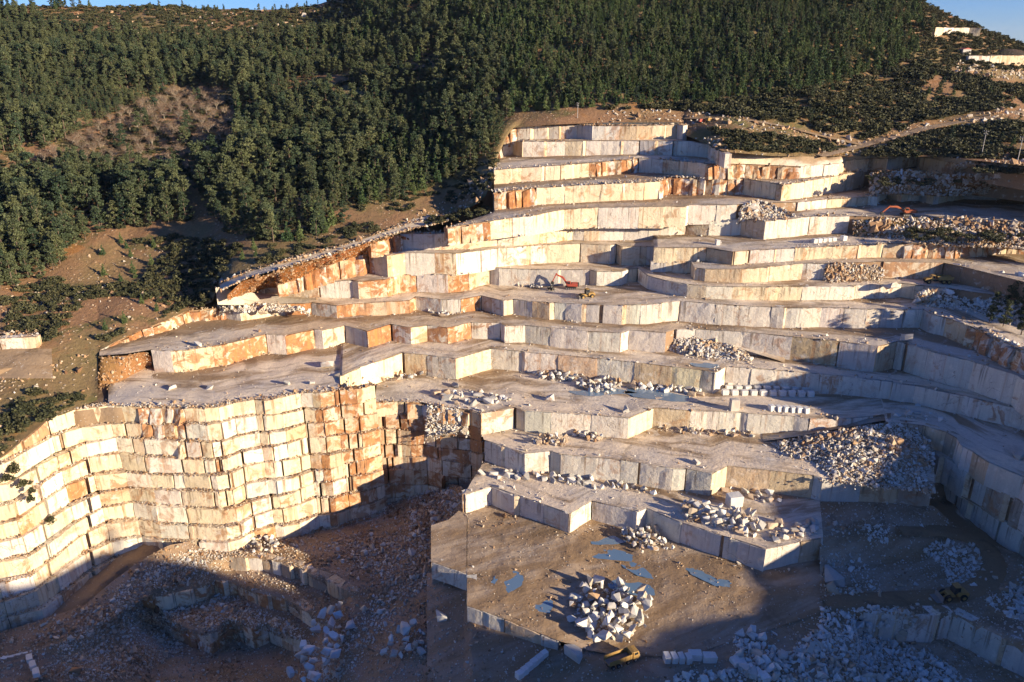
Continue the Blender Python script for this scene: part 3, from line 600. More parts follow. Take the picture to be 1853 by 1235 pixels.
# ---------------------------------------------------------------- the tall stepped wall at left, nine courses of blocks
FISS = [(132, -7, 3, 9, 3.0), (52, -4, 2, 7, 1.8), (338, -9, 0, 3, 2.4), (352, 3, 2, 5, 1.8), (388, 0, 1, 5, 1.56), (420, 2, 3, 6, 1.44), (470, 6, 1, 4, 1.56), (540, -5, 2, 6, 1.68), (576, -6, 3, 7, 1.8), (610, 4, 0, 5, 1.56), (655, -9, 1, 6, 1.8), (690, 0, 0, 4, 1.8), (730, -8, 0, 5, 1.8), (780, 3, 1, 5, 1.44), (90, 9, 0, 2, 1.5), (205, 12, 0, 3, 1.44), (290, 5, 4, 8, 1.32)]
def course(T, r, taper, zone, types, pw, parent, h=5., top=33.):
    pl = []
    for (u, p, z) in T:
        nd = np.array([.62, -.78]) if u < 200 else np.array([.45, -.89])
        off = 1.8*r*taper(u)+.35*math.sin(u*.031+r*2.1); zz = min(z, top-h*r+(.5*math.sin(u*.017+r*1.7) if r else 0))
        pl.append((u, p+nd*off, zz))
    zb_ = top-h*(r+1); types = list(types)
    for fu, fs, r0_, r1_, wd in FISS:                  # open joints running down through several courses
        if r0_ <= r <= r1_:
            uf = fu+fs*(r-r0_)+rng.normal(0, 3.)
            if pl[0][0]+8 < uf < pl[-1][0]-8:
                ins = [uf-wd, uf+wd]; z_ = lambda u: float(np.interp(u, [q[0] for q in pl], [q[2] for q in pl]))
                pl = sorted([q for q in pl if not (uf-wd < q[0] < uf+wd)]+[(u, pl_at(pl, u), z_(u)) for u in ins], key=lambda q: q[0]); types.append((uf-wd, uf+wd, 'gap'))
    segs = []; cur = []
    for q in pl:
        if q[2] > zb_+.8: cur.append(q)
        else:
            if len(cur) > 1: segs.append(cur)
            cur = []
    if len(cur) > 1: segs.append(cur)
    for sg in segs:
        wall(sg, lambda u: zb_+.3, parent, zone, types=types, pw=pw, strips=False, rough=.14, gapp=.08, jit=.12, edge=.07)
        for (ua, a, za), (ub, b, zc_) in zip(sg[:-1], sg[1:]):      # crumbs on the ledge of this course
            L = np.linalg.norm(b-a); d = (b-a)/max(L, .01); nr = np.array([d[1], -d[0]])
            for _ in range(int(L*8.*rng.uniform(.1, 2.))):
                q = a+d*rng.uniform(0, L)-nr*rng.uniform(.0, 1.9)
                spill('ledge', [(q[0], q[1], za+rng.uniform(-.1, .25), rng.lognormal(-1.35, .4), rng.uniform(.35, .8))])
LW = tag(obj('quarry_wall', mesh('quarry_wall', [(-150, 228, 20), (-60, 245, 20), (-60, 245, -10), (-150, 228, -10)], [(0, 1, 2, 3)]), MAT['stone']),
         'tall sunlit wall of stacked cream and orange marble courses', None, None, 'structure'); LW.color = (.3, .17, .09, .5)
tapL = tapR = ztab((-200, 1.), (380, 1.), (565, .6), (679, .32), (870, .1))
PLWa = merge_pl((PLW, -190, 565)); PLWb = merge_pl((PLW, 565, 678))
for r in range(11):
    ty = [(240, 345, 'rock')] if r <= 1 else [(300, 330, 'rock')] if r <= 2 else []
    course(PLWa, r, tapL, 'wall', ty, (6., 13.), LW)
    course(PLWb, r, tapR, 'wallr', [], (6., 11.), LW)
for r in range(9):
    course(PLW2, r, tapR, 'wallr', [(745, 850, 'rock')] if r == 0 else [], (5., 9.), LW, 5., 25.3)
# ---------------------------------------------------------------- pit: surveyed lines u, v, level
def sheet(name, lines, u0, u1, label, rows, step=7., bump=.5, col=G3, wet=.6, ext=None, mat='floor', steps=()):
    us = np.arange(u0, u1+.1, step); blocks_ = []
    def pt(ln, u):
        v = np.interp(u, [q[0] for q in ln], [q[1] for q in ln]); z = np.interp(u, [q[0] for q in ln], [q[2] for q in ln])
        return at_z(u, v, z)
    X = np.array([[pt(ln, u) for u in us] for ln in lines])
    for k in steps:
        for i in range(len(us)):
            if X[k-1, i, 2]-X[k, i, 2] > 2.: X[k, i, :2] = X[k-1, i, :2]*1.004
    if ext: X[0, :, :2] += ext*X[0, :, :2]/np.linalg.norm(X[0, :, :2], axis=1)[:, None]
    out = []
    for k in range(len(lines)-1):
        n = rows[k]
        for j in range(n): out.append(X[k]+(X[k+1]-X[k])*(j/n))
    out.append(X[-1]); P = np.array(out)[::-1].copy()
    P[..., 2] += fbm(P[..., 0]*.13, P[..., 1]*.13, 21, 5)*bump*2
    SHEETPTS.append(P.reshape(-1, 3).copy())
    o = obj(name, grid_mesh(name, P, np.full(P.shape[:2], wet)), MAT[mat]); o.color = (*col, .2); tag(o, label, None, None, 'structure')
    return o, P
l0 = [(-150, 1190, -12.0), (0, 1165, -14.0), (80, 1140, -14.0), (155, 1115, -13.0), (211, 1066, -9.8), (259, 1030, -7.7), (309, 1003, -6.0), (367, 992, -7.8), (420, 975, -9.5), (480, 962, -11.9), (550, 935, -14.0), (600, 917, -14.3), (680, 890, -13.5), (730, 870, -11.8), (790, 885, -7.0), (838, 895, 1.0)]
l1 = [(-150, 1235, -16.0), (0, 1200, -16.0), (150, 1150, -15.5), (260, 1080, -13.6), (330, 1040, -12.0), (414, 1008, -10.2), (473, 1010, -10.2), (541, 1027, -10.2), (563, 1040, -10.2), (590, 1049, -10.2), (638, 1074, -10.2), (700, 1060, -10.0), (780, 1030, -6.0)]
l2 = [(-150, 1238, -16.3), (0, 1203, -16.3), (150, 1154, -15.8), (260, 1084, -14.0), (340, 1046, -13.0), (400, 1030, -13.0), (415, 1031, -15.0), (478, 1040, -15.0), (541, 1048, -15.0), (563, 1064, -15.0), (614, 1083, -15.0), (638, 1078, -10.6), (700, 1070, -10.3), (780, 1040, -6.6)]
l3 = [(-150, 1245, -16.6), (0, 1210, -16.6), (150, 1160, -16.3), (240, 1085, -15.0), (255, 1076, -14.6), (279, 1081, -14.9), (371, 1061, -15.1), (386, 1050, -15.1), (427, 1054, -15.1), (461, 1071, -15.1), (517, 1083, -15.1), (541, 1098, -15.1), (583, 1125, -15.1), (605, 1130, -14.5), (640, 1140, -12.0), (700, 1090, -10.6), (780, 1060, -7.0)]
l4 = [(-150, 1250, -17.0), (0, 1215, -17.0), (150, 1168, -16.9), (240, 1095, -16.9), (257, 1099, -19.6), (281, 1108, -19.8), (337, 1103, -20.0), (381, 1078, -20.0), (408, 1077, -20.0), (430, 1090, -20.0), (469, 1105, -20.0), (539, 1134, -20.0), (571, 1154, -20.0), (610, 1165, -15.0), (640, 1160, -12.5), (700, 1110, -10.8), (780, 1080, -7.0)]
l5 = [(-150, 1255, -17.2), (0, 1222, -17.2), (150, 1180, -17.9), (250, 1118, -19.5), (303, 1120, -20.1), (330, 1132, -20.1), (379, 1149, -20.1), (405, 1127, -20.1), (418, 1121, -20.1), (456, 1139, -20.1), (483, 1127, -20.1), (524, 1149, -20.1), (561, 1163, -20.1), (600, 1180, -15.5), (640, 1180, -12.0), (700, 1130, -10.4), (780, 1100, -6.6)]
l6 = [(-150, 1260, -17.6), (0, 1230, -17.6), (150, 1190, -18.5), (250, 1150, -21.5), (303, 1162, -26.0), (340, 1173, -27.0), (381, 1186, -27.0), (418, 1159, -27.0), (464, 1184, -27.0), (488, 1166, -27.0), (524, 1178, -26.0), (545, 1186, -24.0), (590, 1202, -18.0), (640, 1195, -12.5), (700, 1150, -10.0), (780, 1115, -6.0)]
l7 = [(-150, 1330, -18.0), (0, 1320, -18.5), (150, 1310, -21.5), (300, 1310, -27.0), (550, 1310, -24.0), (640, 1310, -13.0), (700, 1300, -8.5), (780, 1300, -5.0)]
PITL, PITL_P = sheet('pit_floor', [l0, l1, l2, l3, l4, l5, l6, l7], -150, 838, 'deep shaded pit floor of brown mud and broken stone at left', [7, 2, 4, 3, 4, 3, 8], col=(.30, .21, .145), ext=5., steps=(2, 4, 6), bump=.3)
strip3 = lambda ln, a, b: [(u, at_z(u, np.interp(u, [q[0] for q in ln], [q[1] for q in ln]), np.interp(u, [q[0] for q in ln], [q[2] for q in ln]))[:2], float(np.interp(u, [q[0] for q in ln], [q[2] for q in ln]))+.1) for u in sorted(set([a, b]+[q[0] for q in ln if a < q[0] < b]))]
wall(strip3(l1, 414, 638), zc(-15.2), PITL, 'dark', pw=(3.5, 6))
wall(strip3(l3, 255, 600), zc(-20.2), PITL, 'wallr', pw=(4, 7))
for k_ in range(2):
    q_ = [(u, p, -20.-3.4*k_) for u, p, z in strip3(l5, 303, 561)]
    q_ = [(u, p+np.array([.2, -.4])*k_, z) for u, p, z in q_]
    wall(q_, zc(-23.4-3.5*k_), PITL, 'wallr', pw=(4, 7), strips=False)
# wet platform with puddles, and the pit floor round the yellow dump truck
p1f = line_pl([(780, 1018, 3.5), (844, 1040, 3.5), (845, 1098, 3.4), (911, 1121, 3.2), (1008, 1161, 2.2), (1060, 1178, 1.0), (1123, 1190, 0.), (1240, 1190, .6), (1491, 1110, 2.2)])
p1b = merge_pl((line_pl([(779, 960, 3.5), (811, 948, 3.6), (838, 925, 3.5)]), 779, 838), (PL['w1'], 839, 1490))
PLAT0 = floor('quarry_bench', merge_pl((p1f, 780, 844)), p1b, 780, 844, 'corner of the muddy platform above the shaded hollow', zb=zc(3.5), dry=.2, col=(.40, .305, .215), rows=20, step=5., bump=.3, crumbs=0)
PLAT = floor('quarry_bench', merge_pl((p1f, 845, 1490)), p1b, 845, 1490, 'muddy platform with blue puddles in the middle of the pit', zb=zc(3.5), dry=.2, col=(.40, .305, .215), rows=40, step=5., bump=.5, crumbs=0)
for o_ in (PLAT0, PLAT): o_.data.attributes['wet'].data.foreach_set('value', np.full(len(o_.data.vertices), .6, np.float32))
PLATP, PLATU = LAST['P'].copy(), LAST['us'].copy()
wall(merge_pl((p1f, 780, 844)), zc(-1.2), PLAT0, 'mid', pw=(5, 8), strips=False)
wall(merge_pl((p1f, 845, 1010)), zc(-1.), PLAT, 'mid', pw=(4, 7), strips=False)
a_, b_ = at_z(838, 925, 3.5)[:2], at_z(780, 1018, 3.5)[:2]
m_ = at_z(779, 960, 3.5)[:2]
wall([(838, a_, 3.5), (839, m_, 3.5), (840, b_, 3.5)], zc(-11.), PLAT, 'dark', pw=(4, 7), strips=False)
q0_, q1_ = at_z(844, 1040, 3.5)[:2], at_z(845, 1098, 3.4)[:2]
wall([(844, q0_, 3.5), (845, q1_, 3.4)], zc(-1.2), PLAT, 'mid', pw=(4, 7), strips=False)
c0 = [(770, 1043, -4.5), (800, 1050, -3), (844, 1064, -2), (845, 1118, -.8), (911, 1143, -.8), (1008, 1180, -.3), (1060, 1183, .4), (1123, 1191, -.1), (1240, 1191, .5), (1491, 1112, 2.1)]
c1 = [(770, 1310, -6), (860, 1310, -3.8), (1000, 1310, -1.8), (1240, 1310, -.5), (1491, 1300, -1)]
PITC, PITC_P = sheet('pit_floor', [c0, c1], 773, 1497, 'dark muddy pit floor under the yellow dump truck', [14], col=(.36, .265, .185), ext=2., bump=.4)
r0 = [(1484, 906, 10.3), (1560, 908, 10.2), (1650, 912, 10.), (1690, 922, 8.6), (1720, 950, 5.), (1760, 984, 3.5), (1853, 1010, 2.5), (1930, 1040, 2.5)]
r0b = [(1484, 972, 10.), (1560, 960, 9.6), (1650, 950, 8.4), (1700, 962, 5.6), (1760, 990, 3.3), (1853, 1016, 2.4), (1930, 1046, 2.4)]
r1 = [(1490, 1040, 3.2), (1560, 1020, 2.6), (1650, 1010, 1.6), (1720, 1020, 1.6), (1800, 1040, 2.5), (1930, 1070, 2.5)]
r2 = [(1490, 1110, 2.2), (1560, 1108, 2.2), (1647, 1112, 2.2), (1725, 1108, 2.0), (1767, 1130, 1.8), (1853, 1172, 1.6), (1930, 1210, 1.5)]
r3 = [(1490, 1113, 2.1), (1540, 1118, 1.6), (1559, 1140, -3), (1605, 1162, -6), (1647, 1177, -6.5), (1725, 1165, -6.5), (1781, 1199, -6.5), (1853, 1232, -6.5), (1930, 1265, -6.5)]
r4 = [(1490, 1300, -1), (1600, 1310, -5), (1930, 1330, -6.5)]
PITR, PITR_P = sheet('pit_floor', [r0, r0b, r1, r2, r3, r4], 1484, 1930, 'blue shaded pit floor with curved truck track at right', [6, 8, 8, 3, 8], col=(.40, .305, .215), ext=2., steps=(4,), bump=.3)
wall(strip3(r2, 1562, 1930), zc(-6.8), PITR, 'mid', pw=(4, 7))
# small bank on the second bench: ramp up to the third
RAMP = floor('haul_road', line_pl([(1380, 800, 18.), (1450, 790, 20.), (1540, 773, 23.), (1612, 760, 25.2)]), line_pl([(1380, 786, 18.2), (1450, 777, 20.2), (1540, 761, 23.2), (1612, 750, 25.2)]), 1380, 1612,
             'dark ramp climbing from the second bench to the third', zb=ztab((1380, 18.2), (1450, 20.2), (1540, 23.2), (1612, 25.2)), col=(.24, .18, .12), under=1., rows=5)
slope_sheet('rubble_bank', pz([(1380, 802), (1450, 792), (1540, 775), (1615, 762), (1660, 775), (1692, 800)], ztab((1380, 18.), (1450, 20.), (1540, 23.), (1612, 25.), (1692, 22.))),
            pz([(1380, 812), (1470, 845), (1500, 868), (1600, 880), (1692, 880)], ztab((1380, 17.8), (1480, 17.6), (1530, 17.6), (1692, 17.6))), 1380, 1692,
            'steep bank of tumbled stone below the ramp', 'ramp_bank', .40, .55, 1.8, cap=2600)
slope_sheet('earth_bank', pz([(176, 646), (230, 643), (274, 636)], 41.), pz([(176, 700), (215, 692), (274, 660)], 33.), 176, 276, 'orange earth slope at the left end of the broad bench', 'bank_r', .7, .45, .6, mat='soil', col=(1.9, 1.4, 1.05), cap=300)
# stone banks on the upper right benches
slope_sheet('rubble_bank', pz([(1493, 478), (1600, 480)], ztab((1493, 60.6), (1600, 60.2))), pz([(1493, 510), (1600, 508)], 54.4), 1493, 1604, 'bank of broken stone beside the yellow articulated truck', 'bank_b', .5, .6, 2.2, cap=700, col=(.36, .27, .18))
slope_sheet('rubble_bank', pz([(1338, 372), (1376, 362), (1440, 388)], ztab((1338, 77.), (1376, 78.2), (1440, 74.))), pz([(1338, 394), (1440, 393)], 72.4), 1338, 1442, 'pale rubble cone spilling between two upper benches', 'bank_c', .35, .6, 2.2, cap=600)
slope_sheet('rubble_bank', pz([(1212, 596), (1250, 600), (1340, 634), (1370, 648)], ztab((1212, 40.), (1250, 39.), (1340, 34.5), (1370, 33.2))), pz([(1212, 638), (1260, 648), (1370, 655)], 32.9), 1212, 1371, 'rubble bank under the diagonal track between two benches', 'bank_d', .3, .55, 2.5, cap=800)
TRK = floor('haul_road', line_pl([(1215, 598, 40.), (1260, 604, 38.7), (1340, 632, 35.), (1420, 657, 32.9)]), line_pl([(1215, 590, 40.5), (1270, 596, 39.5), (1350, 618, 36.5), (1430, 645, 33.)]), 1215, 1420, 'tan track slanting down between two benches', zb=ztab((1215, 40.4), (1270, 39.2), (1350, 36.), (1430, 33.)), col=(.42, .31, .20), under=1., rows=5)
slope_sheet('rubble_bank', pz([(772, 735), (850, 742)], 25.2), pz([(765, 788), (850, 775)], ztab((765, 15.), (850, 19.))), 768, 846, 'grey rubble filling a notch in the stained wall', 'bank_e', .3, .5, 3., cap=500)
slope_sheet('rubble_bank', pz([(1540, 394), (1640, 396), (1710, 394), (1853, 403), (1990, 415)], ztab((1560, 73), (1990, 73))), pz([(1540, 425), (1640, 432), (1700, 442), (1853, 448), (1990, 465)], ztab((1560, 66.4), (1990, 67))), 1545, 1985, 'scrubby stone bank below the orange excavator', 'bank_f', .5, .75, .9, mat='soil', col=(1.5, 1.3, 1.), cap=1500)
slope_sheet('rubble_bank', pz([(1575, 306), (1700, 312), (1853, 330), (1990, 345)], ztab((1575, 87.), (1990, 86.))), pz([(1575, 348), (1700, 352), (1853, 345), (1990, 360)], ztab((1575, 78.), (1990, 78.))), 1575, 1985, 'scrubby bank of stones between two upper benches', 'bank_g', .5, .8, .8, mat='soil', col=(1.5, 1.3, 1.), cap=1500)
slope_sheet('rubble_bank', pz([(1730, 292), (1853, 305), (1990, 320)], 92.), pz([(1730, 308), (1853, 330), (1990, 345)], 86.5), 1730, 1985, 'stone bank below the power poles', 'bank_h', .5, .8, 1., mat='soil', col=(1.5, 1.3, 1.), cap=700)
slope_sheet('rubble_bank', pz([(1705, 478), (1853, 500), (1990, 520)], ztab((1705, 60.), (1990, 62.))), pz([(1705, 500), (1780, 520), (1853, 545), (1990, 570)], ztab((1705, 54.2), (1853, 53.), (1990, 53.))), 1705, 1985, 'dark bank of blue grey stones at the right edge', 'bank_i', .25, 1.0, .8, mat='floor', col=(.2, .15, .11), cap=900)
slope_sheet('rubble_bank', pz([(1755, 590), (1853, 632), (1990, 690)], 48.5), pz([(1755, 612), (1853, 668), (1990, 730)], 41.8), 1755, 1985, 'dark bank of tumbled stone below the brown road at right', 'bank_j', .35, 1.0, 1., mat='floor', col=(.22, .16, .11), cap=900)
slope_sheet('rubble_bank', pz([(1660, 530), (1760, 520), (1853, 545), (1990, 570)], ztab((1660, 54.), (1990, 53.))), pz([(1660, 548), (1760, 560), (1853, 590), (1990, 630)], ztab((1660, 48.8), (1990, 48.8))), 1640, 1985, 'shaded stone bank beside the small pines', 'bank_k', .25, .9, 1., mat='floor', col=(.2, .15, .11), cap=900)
# ---------------------------------------------------------------- base ground under everything in the pit
pts = np.concatenate(SHEETPTS); cs = 2.5; X0, Y0, NX, NY = -185., 95., 170, 130
zg = np.full((NY, NX), 1e3)
ix = ((pts[:, 0]-X0)/cs).astype(int); iy = ((pts[:, 1]-Y0)/cs).astype(int); ok = (ix >= 0) & (ix < NX) & (iy >= 0) & (iy < NY)
np.minimum.at(zg, (iy[ok], ix[ok]), pts[ok, 2])
for _ in range(60):
    pad = np.pad(zg, 1, constant_values=1e3); m = np.min([pad[a:a+NY, b:b+NX] for a in range(3) for b in range(3)], axis=0)
    zg = np.where(zg > 900, m, zg)
for _ in range(3):
    pad = np.pad(zg, 1, mode='edge'); zg = np.min([pad[a:a+NY, b:b+NX] for a in range(3) for b in range(3)], axis=0)
gx, gy = np.meshgrid(X0+cs*(np.arange(NX)+.5), Y0+cs*(np.arange(NY)+.5))
o = obj('quarry_ground', grid_mesh('quarry_ground', np.stack([gx, gy, zg-.6], -1)), MAT['floor']); o.color = (.3, .21, .14, 1.); tag(o, 'bare brown ground showing between the benches', None, None, 'structure')
# ---------------------------------------------------------------- hillside
RIM = [(-500, 1000, 22), (-190, 905, 27), (-60, 850, 28), (0, 830, 29.5), (37, 800, 31), (86, 760, 33), (138, 741, 33), (176, 724, 33.2), (178, 640, 41), (180, 634, 41.2), (215, 616, 43), (257, 597, 44), (291, 584, 45), (341, 562, 46),
       (390, 545, 50), (396, 515, 56.5), (450, 492, 60.4), (500, 478, 62.8), (560, 462, 64.8), (620, 445, 66.6), (700, 418, 69.2), (740, 406, 70), (806, 390, 71), (860, 372, 76.8), (890, 345, 82), (893, 308, 87.6), (905, 270, 93), (925, 232, 101.2),
       (1000, 226, 103.1), (1100, 222, 103.8), (1236, 222, 104.2), (1240, 245, 98.8), (1311, 275, 96.2), (1400, 283, 93.6), (1530, 283, 92), (1700, 284, 93), (1853, 300, 94), (1930, 330, 90), (2000, 380, 80), (2100, 460, 66), (2300, 560, 50)]
SKYL = [(-500, 30), (0, 14), (60, 12), (150, 10), (250, 12), (420, 14), (500, 20), (560, 12), (640, 0), (700, -40), (1000, -90), (1500, -60), (1640, -8), (1690, 8), (1735, 34), (1770, 54), (1792, 65), (1811, 74), (1853, 82), (1930, 110), (2000, 150), (2300, 300)]
YSK = ztab((-500, 640), (0, 690), (640, 700), (900, 640), (1500, 600), (1853, 560), (2300, 540))
HU = np.unique(np.concatenate([np.arange(-500, 2300, 13.), [176, 178, 180, 1236, 1240]])); HR = 64
HP = np.zeros((HR+6, len(HU), 3))
for i, u in enumerate(HU):
    v = np.interp(u, [q[0] for q in RIM], [q[1] for q in RIM]); z = np.interp(u, [q[0] for q in RIM], [q[2] for q in RIM])
    a = at_z(u, v, z); b = at_y(u, np.interp(u, [q[0] for q in SKYL], [q[1] for q in SKYL]), YSK(u))
    for j in range(HR):
        t = (j/(HR-1))**1.25; HP[j, i] = a+(b-a)*t
        HP[j, i, 2] -= math.sin(t*math.pi)*4.0
    dirh = b[:2]/np.linalg.norm(b[:2])
    for j in range(6):
        HP[HR+j, i, :2] = b[:2]+dirh*(25*(j+1)); HP[HR+j, i, 2] = b[2]-3.*(j+1)**1.6
tt = np.concatenate([np.linspace(0, 1, HR), np.ones(6)])[:, None]
for j in range(1, HR+6):                              # even the slope out along the contour, more so higher up
    kk = int(1+14*min(1., tt[j, 0]*3.5)); w_ = np.hanning(2*kk+3)[1:-1]; w_ /= w_.sum()
    for c_ in range(1, 3): HP[j, :, c_] = np.convolve(np.pad(HP[j, :, c_], kk, mode='edge'), w_, 'valid')
    HP[j, :, 0] = (HU-IW/2)/FOC*(HP[j, :, 1]*CP-(HP[j, :, 2]-CAMZ)*SP)
HP[..., 2] += fbm(HP[..., 0]*.02, HP[..., 1]*.02, 31, 5)*13*np.minimum(1, tt*5)*(1-.55*np.minimum(1, np.maximum(0, tt-.85)/.15))+fbm(HP[..., 0]*.1, HP[..., 1]*.1, 33, 3)*1.6*np.minimum(1, tt*8)
HILL = obj('hillside', grid_mesh('hillside', HP), MAT['soil']); HILL.color = (1.75, 1.62, 1.45, 1); tag(HILL, 'wooded hillside rising behind the quarry', None, None, 'structure')
HVV = np.array([[proj(*HP[j, i])[1] for i in range(len(HU))] for j in range(HR)])
def hill_at(u, v):
    i = int(np.clip(np.searchsorted(HU, u)-1, 0, len(HU)-2)); f = (u-HU[i])/(HU[i+1]-HU[i]); r = []
    for c in (i, i+1):
        vv = np.minimum.accumulate(HVV[:, c]); r.append([np.interp(-v, -vv, HP[:HR, c, k]) for k in range(3)])
    return np.array(r[0])*(1-f)+np.array(r[1])*f
# wide plain and the far range
PLAIN = obj('plain', mesh('plain', [(-3350, -8700, -60), (10350, -8700, -60), (10350, 15900, -60), (-3350, 15900, -60)], [(0, 1, 2, 3)]), MAT['plain_ground']); tag(PLAIN, 'low plain beyond the hill', None, None, 'structure')
# ---------------------------------------------------------------- unseen hill on the sunward side, ridge shaped to lay its shade over the pit
yy = np.linspace(-420, 300, 73); xx = np.concatenate([np.linspace(128, 215, 16), np.linspace(230, 700, 16)])
rid = np.interp(yy, [-420, -200, -60, -10, 4, 24, 35, 47, 55, 65, 77, 88, 94, 110, 123, 140, 160, 187, 215, 300], [115, 110, 99, 87, 83, 78, 66, 49, 44, 44, 41, 38, 35, 38, 41, 43, 46.5, 52, 58, 62])
EP = np.zeros((len(yy), len(xx), 3))
for j, y in enumerate(yy):
    x0 = 128 if y < 130 else 128+(y-130)*.62
    for i, x in enumerate(xx):
        xq = x0+(x-128); t = np.clip((xq-x0)/62, 0, 1); t = t*t*(3-2*t)
        z = -12+(rid[j]+12)*t-min(60, max(0, xq-x0-66)*.4); EP[j, i] = (xq, y, z+fbm(xq*.04, y*.04, 41, 4)*2*t)
EAST = obj('hillside', grid_mesh('hillside', EP), MAT['soil']); EAST.color = (1, 1, 1, 1); tag(EAST, 'unseen hill flank on the sunny side of the pit', None, None, 'structure')
# ---------------------------------------------------------------- roads on the hill
RZ = ((398, 55.6), (401, 56.), (450, 59.6), (500, 62.), (560, 64.), (620, 65.8), (700, 68.4), (740, 69.6), (780, 70.2), (812, 70.4)); rz_ = ztab(*RZ)
ROAD = floor('haul_road', line_pl([(u, v, rz_(u)) for u, v in [(398, 527), (420, 517), (450, 503), (500, 489), (560, 472), (620, 455), (700, 427), (740, 416), (780, 407), (812, 401)]]),
             line_pl([(u, v, rz_(u)) for u, v in [(398, 512), (420, 504), (450, 492), (500, 478), (560, 462), (620, 445), (700, 418), (740, 406), (780, 396), (812, 389)]]), 398, 812, 'pale gravel road with a hairpin bend left of the quarry', zb=lambda u: rz_(u)+1.2, col=(.66, .56, .43), under=1.5, rows=6, bump=.1, wetback=.1)
APRON = floor('haul_road', line_pl([(394, 552, 49.), (440, 553, 46.4), (470, 550, 45.7), (560, 550, 45.4)]), line_pl([(394, 526, 55.8), (420, 527, 53.2), (440, 529, 50.4), (470, 532, 47.4), (560, 540, 45.5)]), 394, 560, 'pale gravel ramp from the hairpin down to the bench', zb=ztab((394, 55.7), (420, 53.2), (440, 50.4), (470, 47.4), (560, 45.5)), col=(.50, .44, .35), under=.5, rows=8, bump=.15, wetback=.1)
wt = merge_pl((PL['w7'], 467, 502), (PL['w8'], 503, 671), (PL['w10'], 672, 740))
slope_sheet('earth_bank', [(u, at_z(u, v, z)) for u, v, z in [(408, 524, 56.2), (440, 510, 58.4), (500, 491, 61.8), (560, 474, 63.8), (620, 457, 65.6), (700, 429, 68.2), (740, 418, 69.2)]],
            [(408, at_z(408, 531, 54.2)), (440, at_z(440, 530, 50.2))]+[(u, np.array([p[0], p[1], z])) for u, p, z in wt], 410, 739, 'red earth bank under the gravel road', 'bank_r', .8, .5, .5, mat='soil', col=(2.6, 1.35, .8), cap=500)
slope_sheet('rubble_bank', pz([(396, 540), (440, 548), (520, 553), (560, 556)], ztab((396, 48.8), (440, 46.2), (560, 45.4))), pz([(396, 560), (440, 562), (520, 560), (560, 560)], ztab((396, 45.2), (560, 45.3))), 396, 560, 'pale gravel apron under the hairpin bend', 'bank_s', .25, .5, 2., cap=500)
def hill_strip(name, pts, w, label, col, lift=.35):
    c = [hill_at(u, v) for u, v in pts]; q = []
    for k in range(len(c)-1):
        n = max(1, int(np.linalg.norm(c[k+1]-c[k])/5)); q += [c[k]+(c[k+1]-c[k])*(m/n) for m in range(n)]
    q.append(c[-1]); q = np.array(q)
    for _ in range(4): q[1:-1] = (q[:-2]+2*q[1:-1]+q[2:])/4
    d = np.gradient(q[:, :2], axis=0); d /= np.linalg.norm(d, axis=1)[:, None]; nr = np.stack([-d[:, 1], d[:, 0]], 1)
    P = np.zeros((5, len(q), 3))
    for r, s in enumerate(np.linspace(-w/2, w/2, 5)):
        P[r, :, :2] = q[:, :2]+nr*s
        for m in range(len(q)): P[r, m, 2] = hill_at(*proj(P[r, m, 0], P[r, m, 1], q[m, 2]))[2]+lift-(.25 if r in (0, 4) else 0)
    o = obj(name, grid_mesh(name, P), MAT['floor']); o.color = (*col, 1.); tag(o, label, None, None, 'structure')
    return P
RR = hill_strip('haul_road', [(1478, 282), (1520, 272), (1580, 258), (1640, 240), (1700, 226), (1780, 214), (1853, 202), (1930, 190)], 7., 'grey road climbing the scrub slope to the right', (.60, .52, .42), .35)
RT = hill_strip('haul_road', [(1240, 214), (1330, 214), (1420, 228), (1500, 250), (1560, 262)], 5., 'stony track along the upper edge of the scrub', (.50, .38, .26), .3)
def col_at(P, us, u, v):
    i = int(np.clip(np.searchsorted(us, u)-1, 0, len(us)-2)); f = (u-us[i])/(us[i+1]-us[i]); r = []
    for c in (i, i+1):
        vv = np.array([proj(*q)[1] for q in P[:, c]]); vv = np.minimum.accumulate(vv); r.append([np.interp(-v, -vv, P[:, c, k]) for k in range(3)])
    return np.array(r[0])*(1-f)+np.array(r[1])*f
for o_ in (PLAT0, PLAT, PITC, PITR):                 # one continuous mud pattern over the pit floor
    me = o_.data; co = np.empty(len(me.vertices)*3, np.float32); me.vertices.foreach_get('co', co); co = co.reshape(-1, 3)
    li = np.empty(len(me.loops), np.int32); me.loops.foreach_get('vertex_index', li); me.uv_layers['UVMap'].data.foreach_set('uv', np.stack([co[:, 0]*.9+co[:, 1]*.4, co[:, 1]*.9-co[:, 0]*.4], 1)[li].astype(np.float32).ravel())
USR = np.arange(1484, 1930.1, 7.)
rp = [(1490, 1092), (1560, 1087), (1640, 1083), (1700, 1080), (1745, 1074), (1785, 1056), (1802, 1025), (1788, 992), (1745, 967), (1690, 955), (1620, 955)]
c_ = np.array([col_at(PITR_P, USR, u, v) for u, v in rp]); q = [c_[0]]
for k in range(len(c_)-1): q += [c_[k]+(c_[k+1]-c_[k])*m/8 for m in range(1, 9)]
q = np.array(q)
for _ in range(6): q[1:-1] = (q[:-2]+2*q[1:-1]+q[2:])/4
d = np.gradient(q[:, :2], axis=0); d /= np.linalg.norm(d, axis=1)[:, None]; nr = np.stack([-d[:, 1], d[:, 0]], 1); P_ = np.zeros((7, len(q), 3))
for r, sft in enumerate(np.linspace(-3.6, 3.6, 7)): P_[r, :, :2] = q[:, :2]+nr*sft; P_[r, :, 2] = q[:, 2]+.45-(abs(r-3) == 3)*.9
o = obj('haul_road', grid_mesh('haul_road', P_), MAT['floor']); o.color = (.13, .09, .06, .0); tag(o, 'dark curved haul road sweeping round the lower right of the pit', None, None, 'structure')
